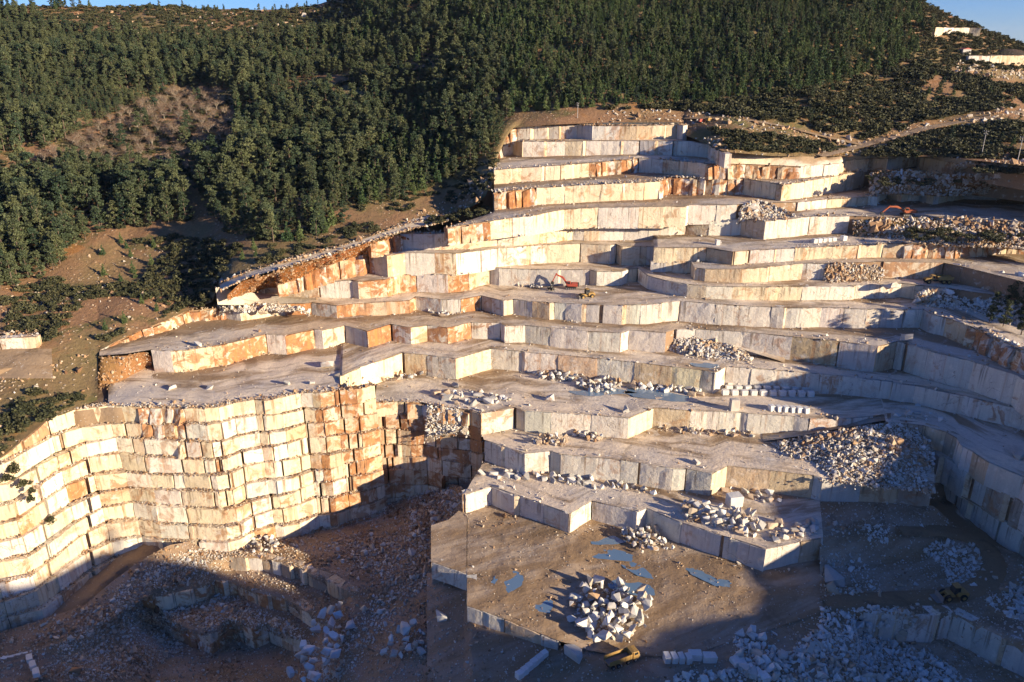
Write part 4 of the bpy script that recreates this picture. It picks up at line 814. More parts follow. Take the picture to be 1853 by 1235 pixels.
# ================================================================ loose stone, boulders, cut blocks
def hull_rock(seed, n=14, box=(1, .8, .65), sq=.75):
    r = np.random.default_rng(seed); bm = bmesh.new()
    for _ in range(n):
        p = r.uniform(-1, 1, 3); p = np.sign(p)*np.abs(p)**sq
        bm.verts.new(Vector((p[0]*box[0]*.5, p[1]*box[1]*.5, p[2]*box[2]*.5)))
    bmesh.ops.convex_hull(bm, input=bm.verts)
    bmesh.ops.delete(bm, geom=[v for v in bm.verts if not v.link_faces], context='VERTS')
    me = bpy.data.meshes.new('rock'); bm.to_mesh(me); bm.free(); return me
ROCKC = bpy.data.collections.new('rock_kinds')
for k_ in range(9):
    me = hull_rock(100+k_, 13, (1.1, .85, .65)); me.materials.append(MAT['rock_inst']); ROCKC.objects.link(bpy.data.objects.new('rock_kind', me))
def gn_scatter(coll):
    g = bpy.data.node_groups.new('scatter', 'GeometryNodeTree')
    g.interface.new_socket('Geometry', in_out='INPUT', socket_type='NodeSocketGeometry'); g.interface.new_socket('Geometry', in_out='OUTPUT', socket_type='NodeSocketGeometry')
    i = g.nodes.new('NodeGroupInput'); o = g.nodes.new('NodeGroupOutput'); ip = g.nodes.new('GeometryNodeInstanceOnPoints')
    ci = g.nodes.new('GeometryNodeCollectionInfo'); ci.inputs['Collection'].default_value = coll; ci.inputs['Separate Children'].default_value = True; ci.inputs['Reset Children'].default_value = True
    def na(name, t):
        n = g.nodes.new('GeometryNodeInputNamedAttribute'); n.data_type = t; n.inputs['Name'].default_value = name; return n.outputs['Attribute']
    g.links.new(i.outputs[0], ip.inputs['Points']); g.links.new(ci.outputs[0], ip.inputs['Instance']); ip.inputs['Pick Instance'].default_value = True
    g.links.new(na('pick', 'INT'), ip.inputs['Instance Index']); g.links.new(na('rot', 'FLOAT_VECTOR'), ip.inputs['Rotation']); g.links.new(na('scl', 'FLOAT_VECTOR'), ip.inputs['Scale'])
    g.links.new(ip.outputs[0], o.inputs[0]); return g
def points_obj(name, P, pick, rot, scl, tint, group):
    me = bpy.data.meshes.new(name); n = len(P); me.vertices.add(n); me.vertices.foreach_set('co', np.asarray(P, np.float32).ravel())
    me.attributes.new('pick', 'INT', 'POINT').data.foreach_set('value', np.asarray(pick, np.int32))
    me.attributes.new('rot', 'FLOAT_VECTOR', 'POINT').data.foreach_set('vector', np.asarray(rot, np.float32).ravel())
    me.attributes.new('scl', 'FLOAT_VECTOR', 'POINT').data.foreach_set('vector', np.asarray(scl, np.float32).ravel())
    me.attributes.new('tint', 'FLOAT', 'POINT').data.foreach_set('value', np.asarray(tint, np.float32))
    o = obj(name, me); mo = o.modifiers.new('scatter', 'NODES'); mo.node_group = group; return o
GN_ROCK = gn_scatter(ROCKC)
def flush_rubble(key, label):
    a = np.array(RUB[key]); n = len(a)
    o = points_obj('rubble', a[:, :3], rng.integers(0, 9, n), rng.uniform(0, 6.28, (n, 3)), a[:, 3:4]*rng.uniform(.75, 1.3, (n, 3))*1.25, a[:, 4], GN_ROCK)
    tag(o, label, None, None, 'stuff')
# stones over parts of the pit sheets and hillside, by surveyed outline
def inpoly(poly):
    def f(u, v):
        c = False; n = len(poly); j = n-1
        for i in range(n):
            (a, b), (d, e) = poly[i], poly[j]
            if (b > v) != (e > v) and u < (d-a)*(v-b)/(e-b)+a: c = not c
            j = i
        return c
    return f
scatter_on(PITL_P, 'pit_left', .55, .36, 14., 60000, inpoly([(180, 1100), (260, 1040), (310, 1005), (400, 985), (500, 960), (560, 985), (470, 1005), (410, 1010), (390, 1045), (330, 1060), (255, 1070), (300, 1110), (330, 1130), (330, 1180), (230, 1230), (60, 1235), (120, 1160)]))
scatter_on(PITL_P, 'pit_left', .38, .42, 8., 30000, inpoly([(410, 1075), (440, 1090), (540, 1130), (560, 1160), (500, 1150), (420, 1125), (380, 1145), (330, 1125), (290, 1110), (370, 1075), (395, 1055)]))
scatter_on(PITL_P, 'pit_left', .4, .5, 3., 16000, inpoly([(590, 985), (640, 965), (700, 965), (770, 960), (780, 1010), (770, 1060), (700, 1130), (650, 1200), (610, 1235), (560, 1235), (640, 1120), (690, 1060), (690, 1040), (620, 1020)]))
scatter_on(PITL_P, 'pit_left', .7, .45, 4., 18000, inpoly([(560, 930), (680, 895), (760, 880), (835, 895), (790, 950), (740, 960), (690, 935), (600, 950)]))
scatter_on(PITL_P, 'pit_left', .4, .6, 4., 12000, inpoly([(735, 890), (850, 880), (835, 930), (780, 965), (760, 1010), (740, 960)]))
scatter_on(PITR_P, 'pit_right', .16, .6, 3.6, 12000, inpoly([(1440, 1100), (1640, 1098), (1660, 1120), (1620, 1160), (1700, 1190), (1760, 1235), (1400, 1235), (1340, 1180), (1330, 1140), (1400, 1115)]))
scatter_on(PITC_P, 'pit_right', .14, .7, 2.2, 9000, inpoly([(1320, 1145), (1360, 1140), (1420, 1190), (1490, 1120), (1500, 1235), (1200, 1235), (1230, 1215), (1340, 1215)]))
scatter_on(PITR_P, 'pit_right', .25, .6, 2.5, 9000, inpoly([(1690, 975), (1760, 985), (1785, 1020), (1770, 1060), (1720, 1070), (1710, 1030), (1670, 1000)]))
scatter_on(PITR_P, 'pit_right', .15, .6, 2.5, 9000, inpoly([(1560, 950), (1610, 950), (1605, 985), (1570, 978)]))
scatter_on(PITR_P, 'pit_right', .2, .6, 2., 9000, inpoly([(1780, 1090), (1853, 1040), (1900, 1060), (1900, 1150), (1830, 1120)]))
scatter_on(PITR_P, 'pit_right', .25, .5, 1.2, 9000, inpoly([(1500, 1000), (1560, 1000), (1600, 1080), (1490, 1080)]))
scatter_on(HP[:HR], 'slope_left', .62, .5, .07, 60000, inpoly([(0, 600), (0, 520), (110, 490), (180, 440), (240, 425), (400, 470), (395, 560), (340, 560), (250, 590), (180, 630)]))
scatter_on(HP[:HR], 'slope_left', .48, .55, .7, 90000, inpoly([(10, 565), (50, 540), (110, 512), (170, 518), (150, 545), (60, 560)]))
scatter_on(HP[:HR], 'slope_left', .55, .5, .3, 90000, inpoly([(0, 680), (70, 660), (140, 640), (180, 640), (120, 690), (0, 720)]))
scatter_on(HP[:HR], 'slope_left', .6, .5, .08, 90000, inpoly([(-50, 840), (0, 690), (180, 700), (100, 750), (0, 830)]))
scatter_on(HP[:HR], 'slope_right', .5, .8, .16, 90000, inpoly([(1440, 300), (1480, 275), (1600, 240), (1853, 190), (1853, 225), (1700, 240), (1560, 275), (1500, 300)]))
scatter_on(HP[:HR], 'slope_right', .5, .8, .14, 90000, inpoly([(1080, 225), (1090, 200), (1230, 196), (1300, 206), (1440, 228), (1560, 255), (1540, 268), (1420, 245), (1290, 232)]))
scatter_on(HP[:HR], 'slope_right', .45, .8, .25, 90000, inpoly([(1230, 255), (1300, 245), (1320, 275), (1480, 285), (1460, 305), (1330, 295)]))
scatter_on(HP[:HR], 'slope_right', .5, .8, .12, 90000, inpoly([(1700, 285), (1760, 270), (1853, 290), (1853, 330)]))
scatter_on(HP[:HR], 'slope_right', .45, .9, .35, 90000, inpoly([(1690, 120), (1740, 112), (1853, 128), (1853, 145), (1760, 140)]))
scatter_on(HP[:HR], 'slope_mid', .5, .75, .22, 90000, inpoly([(640, 445), (740, 395), (830, 350), (890, 300), (895, 350), (860, 375), (760, 400), (700, 425)]))
scatter_on(HP[:HR], 'slope_top', .5, 1.0, .015, 90000, inpoly([(120, 70), (120, 25), (640, 0), (650, 50), (400, 75)]))
scatter_on(PITL_P, 'pit_left', .55, .28, 3., 30000); scatter_on(PITL_P, 'pit_left', .5, .45, 3., 20000, inpoly([(60, 1150), (180, 1085), (250, 1030), (320, 1000), (420, 975), (560, 930), (640, 905), (700, 930), (560, 965), (420, 1000), (300, 1050), (200, 1120), (100, 1180)])); scatter_on(PITC_P, 'pit_right', .45, .26, .9, 6000); scatter_on(PITR_P, 'pit_right', .4, .3, 1.2, 9000); scatter_on(PLATP, 'crumbs', .5, .2, .35, 2500)
def bench_scatter(P0, key, n, tint, size, us, vs_, z, rim=None):
    for _ in range(n):
        u, v = rng.uniform(*us), rng.uniform(*vs_); p = at_z(u, v, z); spill(key, [(p[0], p[1], z+.1, rng.lognormal(math.log(size), .4), tint+rng.normal(0, .12))])
rim_crumbs(PLW, 5., .68, 'rim_red', 415, 680, .42, 2.2); rim_crumbs(PLW, 2.5, .5, 'rim_red', 190, 415, .4, 2.5); rim_crumbs(PLW2, 1.2, .45, 'rim_red', 679, 870, .4, 2.)
RE_ = line_pl([(u, v, rz_(u)) for u, v in [(398, 527), (420, 517), (450, 503), (500, 489), (560, 472), (620, 455), (700, 427), (740, 416), (812, 401)]]); rim_crumbs(RE_, 5., .55, 'rim_red', 390, 815, .4, .8)
RE2_ = line_pl([(u, v, rz_(u)+1.2) for u, v in [(398, 512), (450, 492), (500, 478), (560, 462), (620, 445), (700, 418), (740, 406), (812, 389)]]); rim_crumbs(RE2_, 5., .6, 'rim_red', 390, 815, .45, 1.2)
# ---------------------------------------------------------------- boulders, one object each
BOULD = [hull_rock(300+k, 16, (1., .85, .75), .6) for k in range(12)]
for me in BOULD: me.materials.append(MAT['rock_obj'])
def boulder(p, s, label, group, name='boulder', col=None, flat=.8, sink=.12):
    o = obj(name, BOULD[rng.integers(len(BOULD))]); sc = np.array([s, s*rng.uniform(.75, 1.1), s*flat*rng.uniform(.8, 1.1)])
    o.scale = sc; o.rotation_euler = (rng.normal(0, .25), rng.normal(0, .25), rng.uniform(0, 6.28)); o.location = (p[0], p[1], p[2]+sc[2]*(.375-sink))
    c = np.array(col if col is not None else (.58, .56, .515))*rng.uniform(.68, 1.1); o.color = (*c, rng.uniform(0, .6)); tag(o, label, 'boulder', group); return o
def heap(n, poly, z, smin, smax, label, group, col=None, pile=0., warm=.25):
    f = inpoly(poly); us = [p[0] for p in poly]; vs2 = [p[1] for p in poly]; uc, vc = np.mean(us), np.mean(vs2); k = 0; placed = []; guard = 0
    gz = 0
    while gz < n*7:                                   # gravel and chips between the big stones
        u, v = rng.normal(uc, np.ptp(us)*.3), rng.normal(vc, np.ptp(vs2)*.3); gz += 1
        if not f(u, v): continue
        p = at_z(u, v, z); spill('heap_small' if warm < .5 else 'heap_brown', [(p[0], p[1], z+.1+rng.uniform(0, pile*.3), rng.lognormal(math.log(smin*.28), .45), (.25 if warm < .5 else .55)+rng.normal(0, .12))])
    while k < n and guard < n*60:
        guard += 1
        u, v = rng.uniform(min(us), max(us)), rng.uniform(min(vs2), max(vs2))
        if not f(u, v): continue
        s = rng.uniform(smin, smax); p = at_z(u, v, z); lay = 0.
        near = [q for q in placed if np.hypot(q[0]-p[0], q[1]-p[1]) < (q[2]+s)*.40]
        if near:
            if pile and len(near) < 4: lay = max(q[3] for q in near)+s*.35; s *= .85
            else: continue
            if lay > pile: continue
        placed.append((p[0], p[1], s, lay+s*.25)); c = col
        if rng.random() < warm: c = (.52, .40, .29)
        k += 1
        if s > smin+(smax-smin)*.55 or smin >= 1.9:
            w_ = 'big ' if s > smin+(smax-smin)*.8 else 'medium '; b_ = 'tan ' if c is not None and c[0] < .55 else ''
            boulder((p[0], p[1], z+lay), s, w_+(b_+label.replace('white or tan ', '' if b_ else 'white ').replace('white ', '' if b_ else 'white ').replace('brown ', '').replace('rusty ', '')), w_+b_+group, col=c)
        else: spill('heap_small' if c is None or c[0] > .55 else 'heap_brown', [(p[0], p[1], z+lay+s*.2, s*.85, .05 if c is None else .08 if c[0] > .55 else .5)])
heap(64, [(1030, 1075), (1075, 1058), (1130, 1060), (1178, 1085), (1170, 1135), (1130, 1165), (1085, 1165), (1035, 1140)], 2.0, 1.8, 4.2, 'white or tan boulder in the big heap beside the yellow dump truck', 'boulders heaped beside the dump truck', pile=2.6)
heap(60, [(1118, 968), (1150, 942), (1185, 950), (1210, 985), (1225, 995), (1160, 1000)], 3.5, 1.0, 2.3, 'sunlit white boulder in the small heap below the broken face', 'boulders heaped below the broken face', pile=2.6)
heap(60, [(1225, 925), (1240, 915), (1310, 920), (1360, 935), (1385, 970), (1350, 972), (1300, 955), (1240, 945)], 10.2, 1.6, 3.2, 'white boulder on the edge of the lowest bench', 'boulders on the edge of the lowest bench', pile=2.)
heap(16, [(1380, 950), (1475, 945), (1480, 968), (1395, 985)], 10.2, 2.0, 3.4, 'bluish boulder at the shaded end of the lowest bench', 'boulders at the shaded bench end')
heap(48, [(955, 672), (1010, 672), (1060, 682), (1055, 695), (985, 690)], 25.2, 1.4, 2.8, 'white boulder in the long heap beside the green pool', 'boulders in the long heap by the pool', pile=1.8)
heap(42, [(1045, 700), (1075, 690), (1115, 682), (1125, 700), (1100, 715), (1060, 708)], 25.2, 1.4, 3.0, 'bright white boulder in the round heap by the pool', 'boulders in the round heap by the pool', pile=2.4)
heap(24, [(1135, 698), (1180, 698), (1260, 706), (1270, 718), (1190, 708), (1138, 705)], 25.2, 1.6, 3.4, 'white boulder in the line running towards the cut blocks', 'boulders in line towards the cut blocks')
heap(34, [(868, 858), (940, 852), (1010, 858), (1090, 872), (1190, 888), (1185, 895), (1080, 885), (960, 868), (875, 868)], 10.1, 1.6, 3.2, 'white boulder along the foot of the second face', 'boulders along the foot of the second face', warm=.05)
heap(34, [(958, 800), (990, 790), (1030, 795), (1020, 806), (975, 808)], 17.8, 1.0, 2.4, 'brown boulder in the left pile on the second bench', 'boulders in the left brown pile', warm=.8, pile=1.5)
heap(28, [(1035, 788), (1075, 782), (1095, 795), (1070, 800)], 17.8, 1.0, 2.2, 'brown boulder in the right pile on the second bench', 'boulders in the right brown pile', warm=.8, pile=1.5)
heap(46, [(1185, 775), (1250, 772), (1300, 775), (1375, 785), (1370, 792), (1230, 786)], 17.8, 1.1, 2.4, 'rusty boulder along the foot of the third face', 'boulders along the foot of the third face', warm=.6, pile=1.2)
heap(22, [(775, 715), (820, 700), (880, 712), (930, 722), (915, 735), (840, 735)], 25.3, 1.6, 4.0, 'large slab tipped beside the rim of the stained wall', 'slabs beside the stained wall rim', warm=.35)
heap(10, [(1590, 750), (1660, 735), (1715, 755), (1700, 765)], 25., 1.2, 2.4, 'blue shaded boulder under the right hand face', 'boulders under the right face', warm=0.)
heap(14, [(1300, 888), (1345, 880), (1430, 905), (1420, 915), (1310, 900)], 10.2, 1.4, 3.6, 'pale boulder below the white buttress', 'boulders below the white buttress')
heap(22, [(1200, 425), (1270, 420), (1290, 438), (1215, 436)], 62.5, 1.2, 3., 'small white boulder heaped on the bench of white blocks', 'boulders on the bench of white blocks', pile=1.5, warm=.3)
heap(18, [(905, 510), (940, 514), (985, 518), (975, 522), (920, 516)], 46.6, 1., 2.2, 'white stone below the grey face behind the excavator', 'stones behind the red excavator')
heap(16, [(770, 563), (820, 560), (850, 566), (800, 573)], 40., 1.2, 2.4, 'pale boulder on the brown bench road', 'boulders on the brown bench road')
heap(14, [(640, 685), (690, 672), (770, 675), (740, 690), (670, 690)], 26., 1.2, 2.2, 'pale stone below the orange step of the wide bench', 'stones below the orange step')
heap(26, [(570, 1120), (610, 1090), (640, 1090), (640, 1130), (600, 1200), (560, 1235), (520, 1225)], -12., 1.8, 3.6, 'large blue shaded block edging the road in the pit', 'blocks edging the pit road', warm=0., col=(.62, .63, .64))
heap(22, [(440, 985), (500, 968), (510, 1000), (460, 1005)], -10., 1., 2.6, 'sunlit broken stone on the low ledge in the left pit', 'stones on the low ledge in the left pit', pile=1.6, warm=.4)
heap(20, [(700, 1140), (760, 1120), (800, 1150), (750, 1200), (690, 1190)], -6., 1., 2.4, 'scattered stone on the dark pit floor', 'stones on the dark pit floor', warm=.2)
heap(40, [(1330, 1150), (1400, 1150), (1440, 1200), (1420, 1235), (1300, 1235), (1340, 1190)], -.6, 1.6, 3.4, 'blue shaded boulder at the bottom edge of the pit', 'blue boulders at the bottom edge', warm=0., pile=2.)
heap(30, [(1480, 1110), (1560, 1110), (1640, 1120), (1560, 1160), (1490, 1170)], -1.5, 1.4, 3.2, 'blue boulder on the large shaded heap at lower right', 'boulders on the lower right heap', warm=0., pile=3.)
single = [((1037, 1190), 0., 5.2, 'lone pale pointed boulder left of the dump truck'), ((1509, 1050), 2.6, 6.5, 'huge pale blue boulder standing below the shaded face'), ((733, 1140), -6., 4.6, 'sunlit cream boulder on the small ledge of the pit'),
          ((800, 1118), -4., 4., 'flat sunlit slab at the edge of the dark hollow'), ((1641, 617), 41.8, 5., 'tall pale pillar stone on the right hand bench'), ((1646, 664), 32.2, 5., 'round pinkish boulder in the shade of the right face'),
          ((1613, 521), 54., 5.2, 'big rusty boulder leaning on the thin bench'), ((1846, 829), 25., 4., 'lone white boulder near the right edge'), ((592, 663), 33.3, 4.4, 'largest white stone alone on the broad sunlit bench'),
          ((311, 704), 33., 3., 'squarish white block near the rim at left'), ((380, 703), 33., 2.4, 'small white stone on the broad bench, left of middle'), ((520, 696), 33.2, 2.6, 'white stone near the red rim of the broad bench'),
          ((565, 694), 33.2, 1.8, 'smallest white stone on the broad bench'), ((995, 724), 25.3, 3.2, 'single white block casting a long shadow on the wide bench'), ((810, 723), 25.3, 4., 'white oval block left of the tipped slabs'),
          ((1132, 745), 25.2, 3.2, 'pale boulder alone at the edge of the wide bench'), ((450, 640), 33.4, 3., 'grey stone at the foot of the orange face'), ((358, 626), 41., 3., 'lone pale block on the brown bench road at left'),
          ((1261, 838), 17.9, 2.4, 'pale stone on the brown patch of the second bench'), ((1480, 815), 18., 4.4, 'upright pale boulder at the foot of the ramp bank')]
for (u, v), z, s, lab in single: boulder(at_z(u, v, z), s, lab, None, flat=1.0 if 'tall' in lab or 'upright' in lab else .75)
# ---------------------------------------------------------------- sawn blocks
def cutblock_mesh(seed):
    r = np.random.default_rng(seed); bm = bmesh.new(); bmesh.ops.create_cube(bm, size=1.)
    for v in bm.verts: v.co += Vector(r.normal(0, .03, 3))
    bmesh.ops.bevel(bm, geom=bm.edges, offset=.045, segments=1, affect='EDGES'); me = bpy.data.meshes.new('cut_block'); bm.to_mesh(me); bm.free(); me.materials.append(MAT['rock_obj']); return me
CUT = [cutblock_mesh(k) for k in range(6)]
def cut(u, v, z, L, W, H, rz, label, group, col=(.70, .69, .66)):
    p = at_z(u, v, z); o = obj('cut_block', CUT[rng.integers(6)]); o.scale = (L, W, H); o.rotation_euler = (0, 0, rz+rng.normal(0, .05)); o.location = (p[0], p[1], z+H*.5-.03)
    c = np.array(col)*rng.uniform(.9, 1.08); o.color = (*c, rng.uniform(0, .25)); return tag(o, label, 'stone block', group)
for k in range(10): cut(1312+k*17.2, 714+k*.35, 25.2, 2.2, 1.7, 1.8, .1, 'white sawn block in the front row of the block yard', 'front row of sawn blocks')
for k in range(9): cut(1319+k*17.0, 706.5+k*.35, 25.2, 2.2, 1.6, 1.8, .1, 'white sawn block in the back row of the block yard', 'back row of sawn blocks')
for k in range(5): cut(1322+k*17.0, 700+k*.4, 25.2, 2.6, 1.8, 1.8, .1, 'sawn block in the short third row by the face', 'third row of sawn blocks', (.64, .58, .52))
for k in range(6): cut(1396+k*12.3, 743+k*.8, 25.1, 1.7, 2.0, 1.9, .25, 'white sawn block in the short row near the bench edge', 'short row of six blocks')
for k in range(5): cut(1474+k*8.6, 440-k*.6, 65.6, 1.6, 1.6, 1.7, .2, 'tiny white sawn block in the row on an upper bench', 'row of five blocks on an upper bench')
cut(1526, 436, 65.8, 2., 2., 2., .4, 'rounded white block at the right end of the upper row', None)
cut(1298, 444, 64.2, 1.5, 1.8, 2.2, .1, 'upright white block alone on an upper bench', None); cut(1328, 742, 25.1, 3.0, 2.4, 4.0, .15, 'tall standing block casting a long shadow on the wide bench', None, (.62, .57, .50))
cut(1328, 915, 10.2, 4.2, 3.2, 3.6, .2, 'big squared white block below the buttress', None)
for k in range(6): cut(940+k*9., 1226-k*7.5, -1., 1.7, 1.5, 1.6, .75, 'sunlit sawn block in the slanting row at the bottom edge', 'slanting row at the bottom edge')
for k in range(4): cut(1206+k*13., 1196+k*.5, .3, 1.35, 2.2, 1.9, .15, 'blue shaded block in the four standing together', 'four blocks standing together')
for k in range(2): cut(1257+k*26., 1192+k*4, .3, 3.1, 2., 1.9, -.1, 'long blue shaded block lying end to end', 'two long blocks end to end')
for k in range(5): cut(1330+k*13., 1205+k*7., -.3, 2.2, 2.4, 2.0, .3, 'blue shaded block in the curved row at the bottom', 'curved row at the bottom')
for k in range(4): cut(6+k*12., 1196-k*3., -17., 3., 1.6, 1.4, .2, 'pale block of the low kerb in the far left corner', 'low kerb blocks in the left corner')
for k in range(3): cut(54+k*6., 1195+k*13, -17., 2.6, 1.5, 1.3, -.9, 'pale block of the kerb turning towards the bottom', 'kerb blocks turning to the bottom')
for lab, key in (('loose stones fallen along the feet of the benches', 'foot'), ('crumbled stone lying on the ledges of the tall wall', 'ledge'), ('tumbled stone covering the bank below the ramp', 'ramp_bank'),
                 ('broken stone on the bank beside the yellow articulated truck', 'bank_b'), ('pale stones of the cone between two upper benches', 'bank_c'), ('stones under the diagonal tan track', 'bank_d'),
                 ('grey stones in the notch of the stained wall', 'bank_e'), ('stones on the scrubby bank below the orange excavator', 'bank_f'), ('stones scattered on the bank between two upper right benches', 'bank_g'),
                 ('stones below the power poles', 'bank_h'), ('blue grey stones at the right edge above the small pines', 'bank_i'), ('stones tumbled below the brown road at right', 'bank_j'), ('stones beside the small pines', 'bank_k'),
                 ('red earth clods under the gravel road', 'bank_r'), ('pale gravel below the hairpin bend', 'bank_s'), ('broken stone spread over the left part of the pit', 'pit_left'), ('blue shaded broken stone in the lower right of the pit', 'pit_right'),
                 ('pale stones on the scrub slope at far left', 'slope_left'), ('stones along the tracks on the right hand slope', 'slope_right'), ('stones on the bank beside the upper road', 'slope_mid'),
                 ('white outcrop stones near the left skyline', 'slope_top'), ('small crumbs of stone on the bench floors', 'crumbs'), ('rusty stone crumbs along the rim of the tall wall', 'rim_red'), ('stony overburden crumbs along the upper bench rims', 'rims'), ('smaller white stones lying among the boulder heaps', 'heap_small'), ('smaller brown stones lying among the boulder heaps', 'heap_brown')):
    if key in RUB: flush_rubble(key, lab)
# ================================================================ vegetation
def leaf_cloud(r, centers, per, size, flat=.65, vals=None):
    V = []; F = []; LV = []
    for ci, (c, rad) in enumerate(centers):
        base = r.uniform(.25, .75) if vals is None else vals[ci]
        d = r.normal(size=(per, 3)); d /= np.linalg.norm(d, axis=1)[:, None]; d *= (r.uniform(.35, 1., per)**.5)[:, None]*rad; d[:, 2] *= flat
        for q in d+c:
            a, b = r.normal(size=3), r.normal(size=3); a /= np.linalg.norm(a); b -= a*(a@b); b /= np.linalg.norm(b); s = size*r.uniform(.6, 1.25); i = len(V)
            V += [q-a*s*.6, q+a*s*.6, q+b*s]; F.append((i, i+1, i+2)); LV += [np.clip(base+r.normal(0, .18), 0, 1)]*3
    return V, F, LV
def limb(V, F, p, q, r0, r1, n=5):
    p = np.array(p, float); q = np.array(q, float); d = q-p; d /= np.linalg.norm(d); a = np.cross(d, (.3, .8, .52)); a /= np.linalg.norm(a); b = np.cross(d, a); i = len(V)
    for k in range(n): t = 2*math.pi*k/n; V.append(p+(a*math.cos(t)+b*math.sin(t))*r0)
    for k in range(n): t = 2*math.pi*k/n; V.append(q+(a*math.cos(t)+b*math.sin(t))*r1)
    for k in range(n): F.append((i+k, i+(k+1) % n, i+n+(k+1) % n, i+n+k))
def leaf_mesh(name, V, F, LV, mat):
    me = mesh(name, V, F); me.attributes.new('lv', 'FLOAT', 'POINT').data.foreach_set('value', np.array(LV, np.float32)); me.materials.append(MAT[mat]); return me
def mature_pine(seed):                                # about 15 m: bare lower trunk, irregular clumped crown
    r = np.random.default_rng(seed); tv, tf = [], []; lean = r.normal(0, .5, 2); top = np.array([lean[0], lean[1], 14.])
    pts_ = [np.array([lean[0]*t**2, lean[1]*t**2, 14.5*t]) for t in (0, .25, .5, .75, 1.)]
    for k in range(4): limb(tv, tf, pts_[k]-(np.array([0, 0, .8]) if k == 0 else 0), pts_[k+1], .26*(1-.22*k), .26*(1-.22*(k+1)), 6)
    cen = []; skew = r.uniform(0, 6.28); wid = r.uniform(.8, 1.15)
    for k in range(40):
        t = r.uniform(.12, 1.); prof = (1.12-t)**.6*(.55+min(1., t*3.)*.45); ang = r.uniform(0, 6.28); rr = r.uniform(.15, 1.)**.6*3.4*wid*prof*(1+.35*math.cos(ang-skew))
        c = np.array([lean[0]*t**2+math.cos(ang)*rr, lean[1]*t**2+math.sin(ang)*rr, 14.8*t+r.normal(0, .3)]); cen.append((c, r.uniform(.55, 1.25)))
        if k % 4 == 0: limb(tv, tf, (lean[0]*t**2, lean[1]*t**2, 14.*t-rr*.35), c, .09, .03, 4)
    V, F, LV = leaf_cloud(r, cen, 60, .46, .62)
    tm = mesh('trunk', tv, tf, True); tm.materials.append(MAT['bark']); return tm, leaf_mesh('crown', V, F, LV, 'pine_leaf')
def young_pine(seed):                                 # about 9 m: pointed, branched to the ground
    r = np.random.default_rng(seed); tv, tf = [], []; limb(tv, tf, (0, 0, -.6), (0, 0, 8.6), .16, .03, 5); cen = []
    for k in range(11):
        t = k/10; z = .9+7.9*t; R = 2.1*(1-t)**.8+.15; n = max(1, int(5*(1-t)+1))
        for m in range(n):
            a = r.uniform(0, 6.28); cen.append((np.array([math.cos(a)*R*r.uniform(.3, .8), math.sin(a)*R*r.uniform(.3, .8), z+r.uniform(-.3, .3)]), max(.35, R*r.uniform(.35, .55))))
    V, F, LV = leaf_cloud(r, cen, 44, .40, .8)
    tm = mesh('trunk', tv, tf, True); tm.materials.append(MAT['bark']); return tm, leaf_mesh('crown', V, F, LV, 'young_leaf')
def shrub_mesh(seed):
    r = np.random.default_rng(seed); cen = [(np.array([r.normal(0, .45), r.normal(0, .45), r.uniform(.25, .75)]), r.uniform(.35, .6)) for _ in range(7)]
    V, F, LV = leaf_cloud(r, cen, 38, .30, .8); return leaf_mesh('shrub', V, F, LV, 'shrub_leaf')
def bare_mesh(seed):                                  # leafless brown tree, about 5 m
    r = np.random.default_rng(seed); V, F = [], []; limb(V, F, (0, 0, -.4), (0, 0, 1.5), .16, .12, 5); tips = []
    for k in range(9):
        a = r.uniform(0, 6.28); e = r.uniform(.5, 1.3); q = np.array([math.cos(a)*math.cos(e), math.sin(a)*math.cos(e), math.sin(e)])*r.uniform(1.6, 2.6)+np.array([0, 0, 1.2]); limb(V, F, (0, 0, 1.1), q, .07, .04, 3)
        for m in range(6):
            d = r.normal(size=3); d[2] = abs(d[2])*.8; q2 = q+d*.8; limb(V, F, q*r.uniform(.6, 1.), q2, .035, .015, 3); tips.append((q2, .8))
    v2, f2, l2 = leaf_cloud(r, tips, 13, .17, 1.); tm = mesh('trunk', V, F); tm.materials.append(MAT['pale_bark'])
    return tm, leaf_mesh('crown', v2, f2, l2, 'dry_twig')
MP = [mature_pine(k) for k in range(8)]; YP = [young_pine(20+k) for k in range(5)]; SHM = [shrub_mesh(40+k) for k in range(5)]; BRM = [bare_mesh(60+k) for k in range(3)]
def joined(tm, cm, name):
    me = bpy.data.meshes.new(name); n = len(tm.vertices); V = [v.co[:] for v in tm.vertices]+[v.co[:] for v in cm.vertices]
    F = [tuple(p.vertices) for p in tm.polygons]+[tuple(i+n for i in p.vertices) for p in cm.polygons]; me.from_pydata(V, [], F)
    lv = np.zeros(len(V), np.float32); b = np.zeros(len(cm.vertices), np.float32); cm.attributes['lv'].data.foreach_get('value', b); lv[n:] = b
    me.attributes.new('lv', 'FLOAT', 'POINT').data.foreach_set('value', lv); me.materials.append(tm.materials[0]); me.materials.append(cm.materials[0])
    me.polygons.foreach_set('material_index', np.array([0]*len(tm.polygons)+[1]*len(cm.polygons), np.int32)); return me
TREEC = bpy.data.collections.new('tree_kinds')
for k, (a, b) in enumerate(MP+YP): TREEC.objects.link(bpy.data.objects.new('tree_kind_%02d' % k, joined(a, b, 'tree')))
SHRUBC = bpy.data.collections.new('shrub_kinds')
for k, m in enumerate(SHM): SHRUBC.objects.link(bpy.data.objects.new('shrub_kind_%02d' % k, m))
GN_TREE, GN_SHRUB = gn_scatter(TREEC), gn_scatter(SHRUBC)
